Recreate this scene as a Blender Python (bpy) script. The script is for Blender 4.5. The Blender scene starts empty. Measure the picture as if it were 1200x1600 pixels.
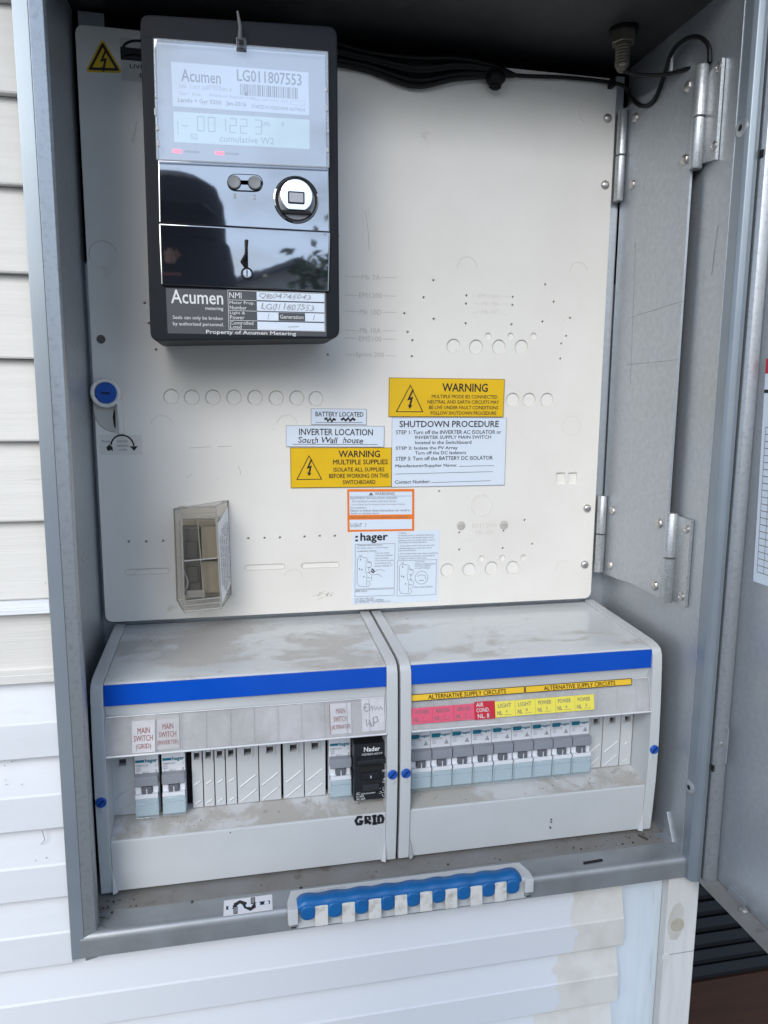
import bpy, bmesh, math, random
from mathutils import Matrix, Vector
random.seed(7)
R = math.radians
S = 0.001                      # every coordinate below is in millimetres
sc = bpy.context.scene
COL = sc.collection

# ------------------------------------------------------------------ camera
cam = bpy.data.cameras.new('camera'); co = bpy.data.objects.new('camera', cam); COL.objects.link(co)
cam.sensor_fit = 'VERTICAL'; cam.sensor_height = 36; cam.lens = 25.99
cam.clip_start = 0.02; cam.clip_end = 400
mw = Matrix(((0.97973681, 0.02323313, -0.1989372, 0.10981861),
             (-0.20015413, 0.1500499, -0.96820626, -0.64797604),
             (0.00735604, 0.98840541, 0.15165962, 0.19137625), (0, 0, 0, 1)))
co.matrix_world = mw
sc.camera = co

# ------------------------------------------------------------------ sky, sun, exposure
SUN_EL, SUN_AZ = R(28), R(206)          # azimuth measured from +Y clockwise
w = bpy.data.worlds.new('World'); sc.world = w; w.use_nodes = True
nt = w.node_tree; nt.nodes.clear()
def wn(t, **k):
    n = nt.nodes.new(t)
    for a, b in k.items(): setattr(n, a, b)
    return n
sky = wn('ShaderNodeTexSky', sky_type='NISHITA', sun_disc=False, sun_elevation=SUN_EL, sun_rotation=SUN_AZ, air_density=1.0, dust_density=1.0)
tc = wn('ShaderNodeTexCoord'); mp = wn('ShaderNodeMapping'); mp.inputs['Scale'].default_value = (1, 1, 2.2)
nz = wn('ShaderNodeTexNoise'); nz.inputs['Scale'].default_value = 3.6; nz.inputs['Detail'].default_value = 7; nz.inputs['Roughness'].default_value = .55
rp = wn('ShaderNodeValToRGB'); rp.color_ramp.elements[0].position = .36; rp.color_ramp.elements[1].position = .56
mx = wn('ShaderNodeMixRGB'); mx.inputs['Color2'].default_value = (11, 14, 19, 1)
ml = wn('ShaderNodeMath', operation='MULTIPLY'); ml.inputs[1].default_value = .85
bg = wn('ShaderNodeBackground'); bg.inputs['Strength'].default_value = 0.115
ow = wn('ShaderNodeOutputWorld')
L = nt.links.new
L(tc.outputs['Generated'], mp.inputs['Vector']); L(mp.outputs['Vector'], nz.inputs['Vector']); L(nz.outputs['Fac'], rp.inputs['Fac'])
L(rp.outputs['Color'], ml.inputs[0]); L(ml.outputs[0], mx.inputs['Fac']); L(sky.outputs['Color'], mx.inputs['Color1'])
L(mx.outputs['Color'], bg.inputs['Color']); L(bg.outputs['Background'], ow.inputs['Surface'])
sl = bpy.data.lights.new('sun', 'SUN'); sl.energy = 2.1; sl.angle = R(40); sl.color = (1, .965, .91)
so = bpy.data.objects.new('sun', sl); COL.objects.link(so)
sd = Vector((math.sin(SUN_AZ)*math.cos(SUN_EL), math.cos(SUN_AZ)*math.cos(SUN_EL), math.sin(SUN_EL)))
so.rotation_euler = sd.to_track_quat('Z', 'Y').to_euler(); so.location = (0, -3, 3)
sc.view_settings.view_transform = 'Standard'; sc.view_settings.look = 'None'
sc.view_settings.exposure = 0.33; sc.view_settings.gamma = 1
sc.cycles.max_bounces = 10; sc.cycles.transparent_max_bounces = 16

# ------------------------------------------------------------------ materials
MATS = {}
def mat(name, col, rough=.5, metal=0, col2=None, scale=60, lo=.4, hi=.7, bump=0, bscale=400, stretch=(1, 1, 1),
        col3=None, scale3=14, lo3=.5, hi3=.62, spec=.5, detail=6, rvar=0, coat=0, emit=0, ior=1.45, warp=0):
    m = bpy.data.materials.new(name); m.use_nodes = True; n = m.node_tree; b = n.nodes['Principled BSDF']
    def N(t): return n.nodes.new(t)
    b.inputs['Base Color'].default_value = (*col, 1); b.inputs['Roughness'].default_value = rough
    b.inputs['Metallic'].default_value = metal; b.inputs['Specular IOR Level'].default_value = spec
    b.inputs['IOR'].default_value = ior
    b.inputs['Coat Weight'].default_value = coat; b.inputs['Coat Roughness'].default_value = .08
    if emit: b.inputs['Emission Color'].default_value = (*col, 1); b.inputs['Emission Strength'].default_value = emit
    t = N('ShaderNodeTexCoord'); mpp = N('ShaderNodeMapping'); mpp.inputs['Scale'].default_value = stretch
    g = N('ShaderNodeNewGeometry')
    n.links.new(g.outputs['Position'], mpp.inputs['Vector'])
    vec = mpp.outputs[0]
    if warp:
        wz = N('ShaderNodeTexNoise'); wz.inputs['Scale'].default_value = 22; wz.inputs['Detail'].default_value = 4; n.links.new(vec, wz.inputs['Vector'])
        wa = N('ShaderNodeVectorMath'); wa.operation = 'SCALE'; wa.inputs['Scale'].default_value = warp; n.links.new(wz.outputs['Color'], wa.inputs[0])
        wb = N('ShaderNodeVectorMath'); n.links.new(vec, wb.inputs[0]); n.links.new(wa.outputs[0], wb.inputs[1]); vec = wb.outputs[0]
    last = None
    def layer(c2, s, l, h, d, prev):
        z = N('ShaderNodeTexNoise'); z.inputs['Scale'].default_value = s; z.inputs['Detail'].default_value = d; z.inputs['Roughness'].default_value = .6
        n.links.new(vec, z.inputs['Vector'])
        r = N('ShaderNodeMapRange'); r.inputs['From Min'].default_value = l; r.inputs['From Max'].default_value = h
        n.links.new(z.outputs['Fac'], r.inputs['Value'])
        x = N('ShaderNodeMixRGB'); x.inputs['Color1'].default_value = (*col, 1); x.inputs['Color2'].default_value = (*c2, 1)
        if prev: n.links.new(prev, x.inputs['Color1'])
        n.links.new(r.outputs[0], x.inputs['Fac']); n.links.new(x.outputs[0], b.inputs['Base Color'])
        return x.outputs[0], r.outputs[0]
    if col2:
        last, f = layer(col2, scale, lo, hi, detail, last)
        if rvar:
            a = N('ShaderNodeMath'); a.operation = 'MULTIPLY_ADD'; a.inputs[1].default_value = rvar; a.inputs[2].default_value = rough
            n.links.new(f, a.inputs[0]); n.links.new(a.outputs[0], b.inputs['Roughness'])
    if col3: last, f = layer(col3, scale3, lo3, hi3, 10, last)
    if bump:
        z = N('ShaderNodeTexNoise'); z.inputs['Scale'].default_value = bscale; z.inputs['Detail'].default_value = 3
        n.links.new(mpp.outputs[0], z.inputs['Vector'])
        u = N('ShaderNodeBump'); u.inputs['Strength'].default_value = bump; u.inputs['Distance'].default_value = .0006
        n.links.new(z.outputs['Fac'], u.inputs['Height']); n.links.new(u.outputs[0], b.inputs['Normal'])
    m['b'] = 1
    MATS[name] = m
    return m
def clear(name, tint=(1, 1, 1), body=0.0, bodycol=(.8, .8, .8), rough=.03, ior=1.5, haze=0):
    m = bpy.data.materials.new(name); m.use_nodes = True; n = m.node_tree; n.nodes.clear()
    def N(t): return n.nodes.new(t)
    o = N('ShaderNodeOutputMaterial'); tr = N('ShaderNodeBsdfTransparent'); tr.inputs[0].default_value = (*tint, 1)
    gl = N('ShaderNodeBsdfGlossy'); gl.inputs['Roughness'].default_value = rough
    fr = N('ShaderNodeFresnel'); fr.inputs['IOR'].default_value = ior
    df = N('ShaderNodeBsdfDiffuse'); df.inputs[0].default_value = (*bodycol, 1)
    m1 = N('ShaderNodeMixShader'); m1.inputs[0].default_value = body
    if haze:
        g = N('ShaderNodeNewGeometry')
        z = N('ShaderNodeTexNoise'); z.inputs['Scale'].default_value = 45; z.inputs['Detail'].default_value = 8
        n.links.new(g.outputs['Position'], z.inputs['Vector'])
        r = N('ShaderNodeMapRange'); r.inputs['From Min'].default_value = .4; r.inputs['From Max'].default_value = .7
        r.inputs['To Min'].default_value = body; r.inputs['To Max'].default_value = body+haze
        n.links.new(z.outputs['Fac'], r.inputs['Value']); n.links.new(r.outputs[0], m1.inputs[0])
    m2 = N('ShaderNodeMixShader'); gb = N('ShaderNodeNewGeometry'); iv = N('ShaderNodeMath'); iv.operation = 'MULTIPLY_ADD'; iv.inputs[1].default_value = -1; iv.inputs[2].default_value = 1
    n.links.new(gb.outputs['Backfacing'], iv.inputs[0]); mu = N('ShaderNodeMath'); mu.operation = 'MULTIPLY'; n.links.new(fr.outputs[0], mu.inputs[0]); n.links.new(iv.outputs[0], mu.inputs[1])
    n.links.new(tr.outputs[0], m1.inputs[1]); n.links.new(df.outputs[0], m1.inputs[2])
    n.links.new(mu.outputs[0], m2.inputs[0]); n.links.new(m1.outputs[0], m2.inputs[1]); n.links.new(gl.outputs[0], m2.inputs[2])
    n.links.new(m2.outputs[0], o.inputs[0]); MATS[name] = m
    return m
cream = mat('cream_board', (.79, .762, .712), .38, col2=(.74, .712, .658), scale=9, bump=.12, bscale=900, col3=(.50, .45, .37), scale3=30, lo3=.66, hi3=.80)
knock = mat('cream_knockout', (.79, .768, .72), .42, bump=.1, bscale=900)
moulded = mat('moulded_line', (.66, .62, .55), .5)
moulddark = mat('dark_moulding', (.40, .37, .32), .6)  # darker tone for screw holes, edges, slots and scratches
galv = mat('galvanised_steel', (.51, .54, .57), .38, .72, col2=(.45, .48, .51), scale=220, lo=.35, hi=.7, bump=.15, bscale=700, rvar=.10, col3=(.46, .48, .505), scale3=6, lo3=.5, hi3=.75)
zinc = mat('pitted_zinc', (.40, .42, .44), .36, .7, col2=(.31, .33, .35), scale=300, lo=.5, hi=.72, bump=.2, bscale=600)
hingem = mat('speckled_zinc', (.52, .54, .55), .36, .7, col2=(.38, .40, .41), scale=620, lo=.46, hi=.66, bump=.15, bscale=700)
trimgalv = mat('smooth_grey_frame', (.27, .31, .345), .36, .4, col2=(.24, .28, .315), scale=14, bump=.05)
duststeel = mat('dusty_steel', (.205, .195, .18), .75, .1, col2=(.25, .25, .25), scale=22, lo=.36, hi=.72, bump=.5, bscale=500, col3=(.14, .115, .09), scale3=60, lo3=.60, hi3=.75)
facesteel = mat('sill_steel', (.36, .38, .40), .42, .55, col2=(.29, .30, .305), scale=26, lo=.40, hi=.70, bump=.12, bscale=600)
rivetm = mat('rivet_metal', (.55, .53, .50), .35, .9)
white = mat('enclosure_plastic', (.57, .585, .59), .22, col2=(.53, .545, .55), scale=12, bump=.05, bscale=900)
dirtytop = mat('dirty_enclosure_top', (.60, .62, .63), .16, col2=(.485, .475, .455), scale=17, lo=.52, hi=.585, stretch=(.7, 1.3, 1), col3=(.27, .245, .20), scale3=85, lo3=.64, hi3=.80, detail=12, rvar=.35, warp=.05)
dustledge = mat('dusty_ledge', (.56, .56, .56), .45, col2=(.42, .40, .365), scale=16, lo=.46, hi=.53, col3=(.20, .165, .13), scale3=90, lo3=.63, hi3=.78, detail=12, warp=.05)
blue = mat('blue_band', (.004, .075, .48), .16, col2=(.005, .085, .52), scale=20)
bluescrew = mat('blue_screw', (.012, .09, .42), .35)
bluerub = mat('blue_link_cover', (.008, .125, .36), .36, col2=(.007, .10, .30), scale=60)
navy = mat('dark_slot', (.004, .012, .06), .5)
blackhole = mat('dark_gap', (.012, .012, .013), .8)
tabm = mat('grimy_tab', (.66, .65, .62), .5, col2=(.36, .31, .25), scale=120, lo=.5, hi=.72)
mcbgrey = mat('toggle_grey', (.27, .285, .32), .38)
mcbdark = mat('lever_grey', (.13, .14, .16), .4)
mcbwhite = mat('breaker_white', (.74, .76, .80), .35)
flap = clear('blue_clear_flap', (.93, .96, .97), .12, (.62, .70, .74), .05)
teal = mat('teal_print', (.006, .16, .24), .5)
ink = mat('black_ink', (.012, .012, .014), .5)
greyink = mat('grey_ink', (.16, .16, .18), .6)
fadeink = mat('faded_ink', (.34, .35, .38), .6)
redink = mat('faded_red_ink', (.34, .12, .11), .6)
whiteink = mat('white_ink', (.72, .72, .72), .5)
yellow = mat('warning_yellow', (.80, .50, .005), .42, col2=(.74, .45, .004), scale=20)
yelpap = mat('yellow_paper', (.84, .73, .10), .5)
yelstrip = mat('amber_strip', (.84, .52, .03), .45)
redpap = mat('pink_red_paper', (.74, .105, .18), .5)
redlab = mat('dark_red_label', (.55, .022, .045), .45)
paper = mat('white_label', (.68, .75, .84), .4)
papergrey = mat('plain_label', (.74, .73, .76), .45)
orange = mat('orange_label', (.80, .20, .02), .45)
blackp = mat('meter_black', (.008, .010, .015), .5, spec=.22, bump=.25, bscale=1500)
gloss = mat('gloss_black', (.012, .014, .020), .03, spec=.6, bump=.09, bscale=22, ior=3.0)
undergrey = mat('meter_base_grey', (.20, .20, .20), .4)
lcdm = mat('lcd_green', (.62, .76, .76), .3)
silver = mat('silver', (.80, .80, .82), .16, 1)
platedark = mat('nameplate_charcoal', (.07, .073, .08), .4)
butgrey = mat('button_grey', (.24, .25, .255), .5)
redled = mat('red_led', (1, .02, .05), .3, emit=2.2)
glass = clear('meter_window', (.96, .97, .98), .0, rough=.012, ior=3.1)
stripcl = clear('strip_cover_plastic', (.97, .97, .97), .03, (.70, .69, .68), .05, 1.5, haze=.14)
smoky = clear('smoky_plastic', (.91, .90, .88), .05, (.60, .58, .54), .04, 1.5)
smokedge = clear('smoky_plastic_edge', (.62, .60, .57), .42, (.66, .64, .60), .06, 1.8)
fusebody = mat('fuse_holder', (.30, .27, .20), .5)
fusedark = mat('fuse_dark', (.06, .058, .05), .5)
nader = mat('nader_black', (.015, .016, .019), .42, bump=.12, bscale=1200)
cablem = mat('black_cable', (.004, .004, .0045), .5, spec=.3)
brass = mat('gland_metal', (.16, .145, .12), .4, .8)
wbwhite = mat('white_cladding', (.66, .675, .70), .42, col2=(.62, .635, .66), scale=14, bump=.15, bscale=160, stretch=(.3, 1, 3), col3=(.55, .55, .54), scale3=40, lo3=.66, hi3=.85)
wbcream = mat('old_cream_cladding', (.64, .62, .585), .6, col2=(.60, .58, .54), scale=60, bump=.35, bscale=260, stretch=(.12, 1, 4), col3=(.45, .42, .37), scale3=120, lo3=.66, hi3=.80)
trimw = mat('rough_white_trim', (.76, .78, .80), .6, bump=.6, bscale=300, stretch=(.1, 1, 3), col2=(.66, .68, .70), scale=60)
postw = mat('bluish_white_post', (.66, .71, .75), .55, col2=(.58, .64, .68), scale=26, bump=.3, bscale=300, stretch=(4, 1, .3), col3=(.36, .42, .42), scale3=40, lo3=.62, hi3=.75)
postc = mat('weathered_post', (.66, .64, .61), .6, col2=(.60, .58, .55), scale=50, bump=.3, bscale=260, stretch=(4, 1, .3), col3=(.45, .42, .38), scale3=90, lo3=.66, hi3=.78)
knotm = mat('timber_knot', (.40, .36, .28), .6, col2=(.46, .42, .33), scale=150)
charcoal = mat('charcoal_slat', (.006, .007, .009), .55, spec=.25)
brown = mat('brown_timber', (.042, .016, .008), .55, col2=(.028, .011, .006), scale=40, stretch=(.2, 1, 3))
concrete = mat('concrete_ground', (.15, .145, .13), .9, col2=(.11, .11, .10), scale=4)
crack = mat('crack_line', (.20, .19, .18), .8)
brickred = mat('neighbour_wall', (.42, .40, .37), .8, col2=(.36, .34, .31), scale=3)
roofm = mat('neighbour_roof', (.10, .10, .11), .7)
fencem = mat('fence_timber', (.16, .13, .10), .8, col2=(.12, .10, .08), scale=8)

# cladding board with a straight-ish, ragged join between fresh white and old cream paint
def two_tone(name, xsplit):
    m = bpy.data.materials.new(name); m.use_nodes = True; n = m.node_tree; b = n.nodes['Principled BSDF']; b.inputs['Roughness'].default_value = .5
    def N(t): return n.nodes.new(t)
    g = N('ShaderNodeNewGeometry'); sp = N('ShaderNodeSeparateXYZ'); n.links.new(g.outputs['Position'], sp.inputs[0])
    z = N('ShaderNodeTexNoise'); z.inputs['Scale'].default_value = 60; z.inputs['Detail'].default_value = 8; n.links.new(g.outputs['Position'], z.inputs['Vector'])
    a = N('ShaderNodeMath'); a.operation = 'MULTIPLY_ADD'; a.inputs[1].default_value = .022; n.links.new(z.outputs['Fac'], a.inputs[0]); n.links.new(sp.outputs['X'], a.inputs[2])
    r = N('ShaderNodeMapRange'); r.inputs['From Min'].default_value = xsplit*S+.011-.0006; r.inputs['From Max'].default_value = xsplit*S+.011+.0006; n.links.new(a.outputs[0], r.inputs['Value'])
    z2 = N('ShaderNodeTexNoise'); z2.inputs['Scale'].default_value = 45; z2.inputs['Detail'].default_value = 9; n.links.new(g.outputs['Position'], z2.inputs['Vector'])
    r2 = N('ShaderNodeValToRGB'); r2.color_ramp.elements[0].position = .45; r2.color_ramp.elements[1].position = .8
    r2.color_ramp.elements[0].color = (.66, .64, .595, 1); r2.color_ramp.elements[1].color = (.56, .53, .48, 1); n.links.new(z2.outputs['Fac'], r2.inputs[0])
    x = N('ShaderNodeMixRGB'); x.inputs['Color1'].default_value = (.66, .675, .70, 1); n.links.new(r2.outputs[0], x.inputs['Color2']); n.links.new(r.outputs[0], x.inputs[0])
    n.links.new(x.outputs[0], b.inputs['Base Color'])
    return m

# ------------------------------------------------------------------ object helpers
ORG = {}
def empty(name, loc, label, cat, group=None):
    o = bpy.data.objects.new(name, None); COL.objects.link(o); o.empty_display_size = .02
    o.location = Vector(loc)*S; ORG[o.name] = Vector(loc)
    tagit(o, label, cat, group); return o
def tagit(o, label=None, cat=None, group=None, kind=None):
    if label: o['label'] = label
    if cat: o['category'] = cat
    if group: o['group'] = group
    if kind: o['kind'] = kind
    return o
class M:
    def __init__(s): s.v = []; s.f = []
    def add(s, vs, fs):
        k = len(s.v); s.v += [tuple(v) for v in vs]; s.f += [tuple(i+k for i in f) for f in fs]; return s
    def box(s, x0, x1, y0, y1, z0, z1):
        return s.add([(x, y, z) for x in (x0, x1) for y in (y0, y1) for z in (z0, z1)],
                     [(0, 1, 3, 2), (4, 6, 7, 5), (0, 4, 5, 1), (2, 3, 7, 6), (0, 2, 6, 4), (1, 5, 7, 3)])
    def hexa(s, p):       # p: 4 front (TL,TR,BR,BL) then 4 back
        return s.add(p, [(0, 3, 2, 1), (4, 5, 6, 7), (0, 1, 5, 4), (1, 2, 6, 5), (2, 3, 7, 6), (3, 0, 4, 7)])
    def prism(s, poly, ax, a, b):     # poly in the other two axes, in order
        n = len(poly)
        def P(p, t): return {'x': (t, p[0], p[1]), 'y': (p[0], t, p[1]), 'z': (p[0], p[1], t)}[ax]
        return s.add([P(p, a) for p in poly]+[P(p, b) for p in poly],
                     [tuple(range(n)), tuple(range(2*n-1, n-1, -1))]+[(i, i+n, (i+1) % n+n, (i+1) % n) for i in range(n)])
    def lathe(s, c, ax, prof, n=20):  # prof: (radius, offset along axis)
        vs = []; fs = []; m = len(prof)
        for r, t in prof:
            for i in range(n):
                a = 2*math.pi*i/n; p, q = r*math.cos(a), r*math.sin(a)
                d = {'x': (t, p, q), 'y': (p, t, q), 'z': (p, q, t)}[ax]
                vs.append((c[0]+d[0], c[1]+d[1], c[2]+d[2]))
        for j in range(m-1):
            for i in range(n): fs.append((j*n+i, j*n+(i+1) % n, (j+1)*n+(i+1) % n, (j+1)*n+i))
        fs.append(tuple(range(n))); fs.append(tuple(range(m*n-1, (m-1)*n-1, -1)))
        return s.add(vs, fs)
    def cyl(s, c, ax, r, a, b, n=20): return s.lathe(c, ax, [(r, a), (r, b)], n)
    def tube(s, pts, r, n=8, closed=False):
        P = [Vector(p) for p in pts]; k = len(P); vs = []; fs = []; up = None
        for i, p in enumerate(P):
            if closed: t = P[(i+1) % k]-P[i-1]
            else: t = P[min(i+1, k-1)]-P[max(i-1, 0)]
            t.normalize()
            if up is None: up = Vector((0, 0, 1)) if abs(t.z) < .9 else Vector((1, 0, 0))
            a = t.cross(up); a.normalize(); up = a.cross(t); up.normalize()
            rr = r[i] if isinstance(r, (list, tuple)) else r
            for j in range(n):
                th = 2*math.pi*j/n; vs.append(p+a*rr*math.cos(th)+up*rr*math.sin(th))
        for i in range(k if closed else k-1):
            for j in range(n): fs.append((i*n+j, i*n+(j+1) % n, ((i+1) % k)*n+(j+1) % n, ((i+1) % k)*n+j))
        if not closed: fs += [tuple(range(n-1, -1, -1)), tuple((k-1)*n+j for j in range(n))]
        return s.add(vs, fs)
    def build(s, name, m, parent=None, bevel=0, smooth=False, seg=2):
        me = bpy.data.meshes.new(name)
        o0 = ORG[parent.name] if parent else Vector((0, 0, 0))
        me.from_pydata([((v[0]-o0[0])*S, (v[1]-o0[1])*S, (v[2]-o0[2])*S) for v in s.v], [], s.f)
        bm = bmesh.new(); bm.from_mesh(me); bmesh.ops.recalc_face_normals(bm, faces=bm.faces)
        if bevel:
            ed = [e for e in bm.edges if len(e.link_faces) == 2 and e.calc_face_angle(0) > R(28)]
            bmesh.ops.bevel(bm, geom=ed, offset=bevel*S, segments=seg, profile=.6, affect='EDGES', clamp_overlap=True)
        if smooth or bevel:
            for f in bm.faces: f.smooth = True
            for e in bm.edges:
                if len(e.link_faces) == 2 and e.calc_face_angle(0) > R(38): e.smooth = False
        bm.to_mesh(me); bm.free()
        me.materials.append(m)
        o = bpy.data.objects.new(name, me); COL.objects.link(o)
        if bevel: wm = o.modifiers.new('weighted', 'WEIGHTED_NORMAL'); wm.keep_sharp = True
        if parent: o.parent = parent; ORG[o.name] = o0
        return o
def smoothpts(pts, n=8):
    P = [Vector(p) for p in pts]; out = []
    P = [P[0]*2-P[1]]+P+[P[-1]*2-P[-2]]
    for i in range(1, len(P)-2):
        a, b, c, d = P[i-1:i+3]
        for k in range(n):
            t = k/n
            out.append(.5*((2*b)+(c-a)*t+(2*a-5*b+4*c-d)*t*t+(3*b-a-3*c+d)*t**3))
    return out+[P[-2]]
def circ(cx, cz, r, n=24, a0=0, a1=360):
    return [(cx+r*math.cos(R(a0+(a1-a0)*i/n)), cz+r*math.sin(R(a0+(a1-a0)*i/n))) for i in range(n if a1-a0 == 360 else n+1)]
def rrect(x0, x1, z0, z1, r, n=5):
    out = []
    for cx, cz, a in ((x1-r, z1-r, 0), (x0+r, z1-r, 90), (x0+r, z0+r, 180), (x1-r, z0+r, 270)):
        out += [(cx+r*math.cos(R(a+90*i/n)), cz+r*math.sin(R(a+90*i/n))) for i in range(n+1)]
    return out
def sheet(name, loops, y0, y1, m, parent, bev=0):     # flat plate in the xz plane with holes: loops[0] outer, rest holes
    cu = bpy.data.curves.new('c', 'CURVE'); cu.dimensions = '2D'; cu.fill_mode = 'BOTH'; cu.extrude = abs(y1-y0)/2*S; cu.bevel_depth = bev*S
    o0 = ORG[parent.name]
    for lp in loops:
        sp = cu.splines.new('POLY'); sp.points.add(len(lp)-1); sp.use_cyclic_u = True
        for p, q in zip(sp.points, lp): p.co = ((q[0]-o0[0])*S, (q[1]-o0[2])*S, 0, 1)
    t = bpy.data.objects.new('t', cu); COL.objects.link(t)
    me = bpy.data.meshes.new_from_object(t.evaluated_get(bpy.context.evaluated_depsgraph_get()))
    bpy.data.objects.remove(t); bpy.data.curves.remove(cu)
    me.transform(Matrix(((1, 0, 0, 0), (0, 0, -1, ((y0+y1)/2-o0[1])*S), (0, 1, 0, 0), (0, 0, 0, 1))))
    me.name = name; me.materials.clear(); me.materials.append(m)
    o = bpy.data.objects.new(name, me); COL.objects.link(o); o.parent = parent; ORG[o.name] = o0
    return o
# ---- lettering: glyph outlines fitted to a box on a flat label
GC = {}
def glyphs(txt, bold, shear=0):
    k = (txt, bold, shear)
    if k in GC: return GC[k]
    cu = bpy.data.curves.new('t', 'FONT'); cu.body = txt; cu.size = 1; cu.resolution_u = 2; cu.offset = bold; cu.shear = shear; cu.fill_mode = 'FRONT'
    t = bpy.data.objects.new('t', cu); COL.objects.link(t)
    me = bpy.data.meshes.new_from_object(t.evaluated_get(bpy.context.evaluated_depsgraph_get()))
    vs = [tuple(v.co[:2]) for v in me.vertices]; fs = [tuple(p.vertices) for p in me.polygons]
    bpy.data.objects.remove(t); bpy.data.curves.remove(cu); bpy.data.meshes.remove(me)
    x0 = min(v[0] for v in vs); x1 = max(v[0] for v in vs); z0 = min(v[1] for v in vs); z1 = max(v[1] for v in vs)
    GC[k] = ([((a-x0)/(x1-x0), (b-z0)/(z1-z0)) for a, b in vs], fs); return GC[k]
class Lab:                      # a flat label: u to the right 0..1, v downward 0..1
    def __init__(s, TL, TR, BL, lift=.15):
        s.o = Vector(TL); s.u = Vector(TR)-s.o; s.v = Vector(BL)-s.o
        s.n = s.v.cross(s.u); s.n.normalize()
        if s.n.y > 0 and abs(s.n.y) > .05: s.n = -s.n
        s.lift = lift; s.g = {}
    def p(s, u, v, h=0): return s.o+s.u*u+s.v*v+s.n*h
    def m(s, k): return s.g.setdefault(k, M())
    def text(s, t, u0, v0, u1, v1, k='ink', bold=0, shear=0, wob=0):
        vs, fs = glyphs(t, 0, shear)
        if wob: vs = [(a+wob*.12*math.sin(b*5+a*31), b+wob*(math.sin(a*17+1)+.7*math.sin(a*41+2)+.5*math.sin(a*73))) for a, b in vs]
        e = bold*(v1-v0)*s.v.length*1.1        # stroke thickening in mm
        eu, ev = e/s.u.length, e/s.v.length
        for i, (du, dv) in enumerate(((0, 0), (-1, 0), (1, 0), (0, -1), (0, 1)) if bold else ((0, 0),)):
            s.m(k).add([s.p(u0+(u1-u0)*a+du*eu, v1+(v0-v1)*b+dv*ev, s.lift+.012*i) for a, b in vs], fs)
    def poly(s, pts, k='ink', h=None):
        s.m(k).add([s.p(a, b, s.lift if h is None else h) for a, b in pts], [tuple(range(len(pts)))])
    def rect(s, u0, v0, u1, v1, k='ink', h=None): s.poly([(u0, v0), (u1, v0), (u1, v1), (u0, v1)], k, h)
    def line(s, pts, w, k='ink', closed=False):      # w in mm
        P = [s.p(a, b, s.lift) for a, b in pts]; n = len(P); q = []
        for i in range(n):
            d = (P[(i+1) % n]-P[i-1]) if closed else (P[min(i+1, n-1)]-P[max(i-1, 0)])
            d.normalize(); t = d.cross(s.n); q += [P[i]+t*w/2, P[i]-t*w/2]
        s.m(k).add(q, [(2*i, 2*i+1, (2*i+3) % (2*n), (2*i+2) % (2*n)) for i in range(n if closed else n-1)])
    def frame(s, u0, v0, u1, v1, w, k='ink'):
        a = w/s.u.length; b = w/s.v.length
        s.rect(u0, v0, u1, v0+b, k); s.rect(u0, v1-b, u1, v1, k); s.rect(u0, v0+b, u0+a, v1-b, k); s.rect(u1-a, v0+b, u1, v1-b, k)
    def plate(s, name, m, parent, th=.6, bevel=.12):
        q = [s.p(0, 0), s.p(1, 0), s.p(1, 1), s.p(0, 1)]
        return M().hexa(q+[c-s.n*th for c in q]).build(name, m, parent, bevel, seg=1)
    def flush(s, parent, mats, names=None):
        for k, mm in s.g.items():
            if mm.v: mm.build((names or {}).get(k, 'lettering'), mats[k], parent)
def bolt(lab, cx, cy, h, k='ink'):     # lightning flash with arrow head, h = height in v, width from aspect
    a = h*lab.v.length/lab.u.length
    pts = [(.10, -.5), (-.16, .06), (.02, .02), (-.05, .30), (-.13, .26), (-.02, .5), (.14, .30), (.05, .31), (.16, -.14), (0, -.09), (.20, -.5)]
    lab.poly([(cx+x*a, cy+y*h) for x, y in pts], k)
def tri(lab, A, B, C, w, k='ink'): lab.line([A, B, C], w, k, True); 
def sticker(name, label, cat, TL, TR, BL, m, th=.6, y=-.1, part='plate', group=None):
    c = ((TL[0]+TR[0])/2, y, BL[1])
    e = empty(name, c, label, cat, group)
    lb = Lab((TL[0], y-th, TL[1]), (TR[0], y-th, TR[1]), (BL[0], y-th, BL[1]))
    lb.plate(part, m, e, th); lb.e = e
    return lb
def clone(o, dx, label=None):
    c = o.copy(); COL.objects.link(c); c.location = o.location+Vector(dx)*S
    if label: c['label'] = label
    for ch in list(o.children):
        d = ch.copy(); COL.objects.link(d); d.parent = c
        for g in ch.children:
            h = g.copy(); COL.objects.link(h); h.parent = d
    return c
def dome(mm, c, ax, r, h, sgn, n=16):
    mm.lathe(c, ax, [(r, 0), (r, sgn*h*.25), (r*.85, sgn*h*.7), (r*.5, sgn*h*.95), (r*.12, sgn*h)], n); return mm
INK = {'ink': ink, 'grey': greyink, 'fade': fadeink, 'white': whiteink, 'red': redink, 'teal': teal, 'paper': paper, 'dark': platedark}

# ================================================================== LARGE STRUCTURE
# ground
g = M().add([(-30000, -30000, -1150), (30000, -30000, -1150), (30000, 30000, -1150), (-30000, 30000, -1150)], [(0, 1, 2, 3)]).build('ground', concrete)
tagit(g, kind='structure', label='pale concrete ground below the meter box')

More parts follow.
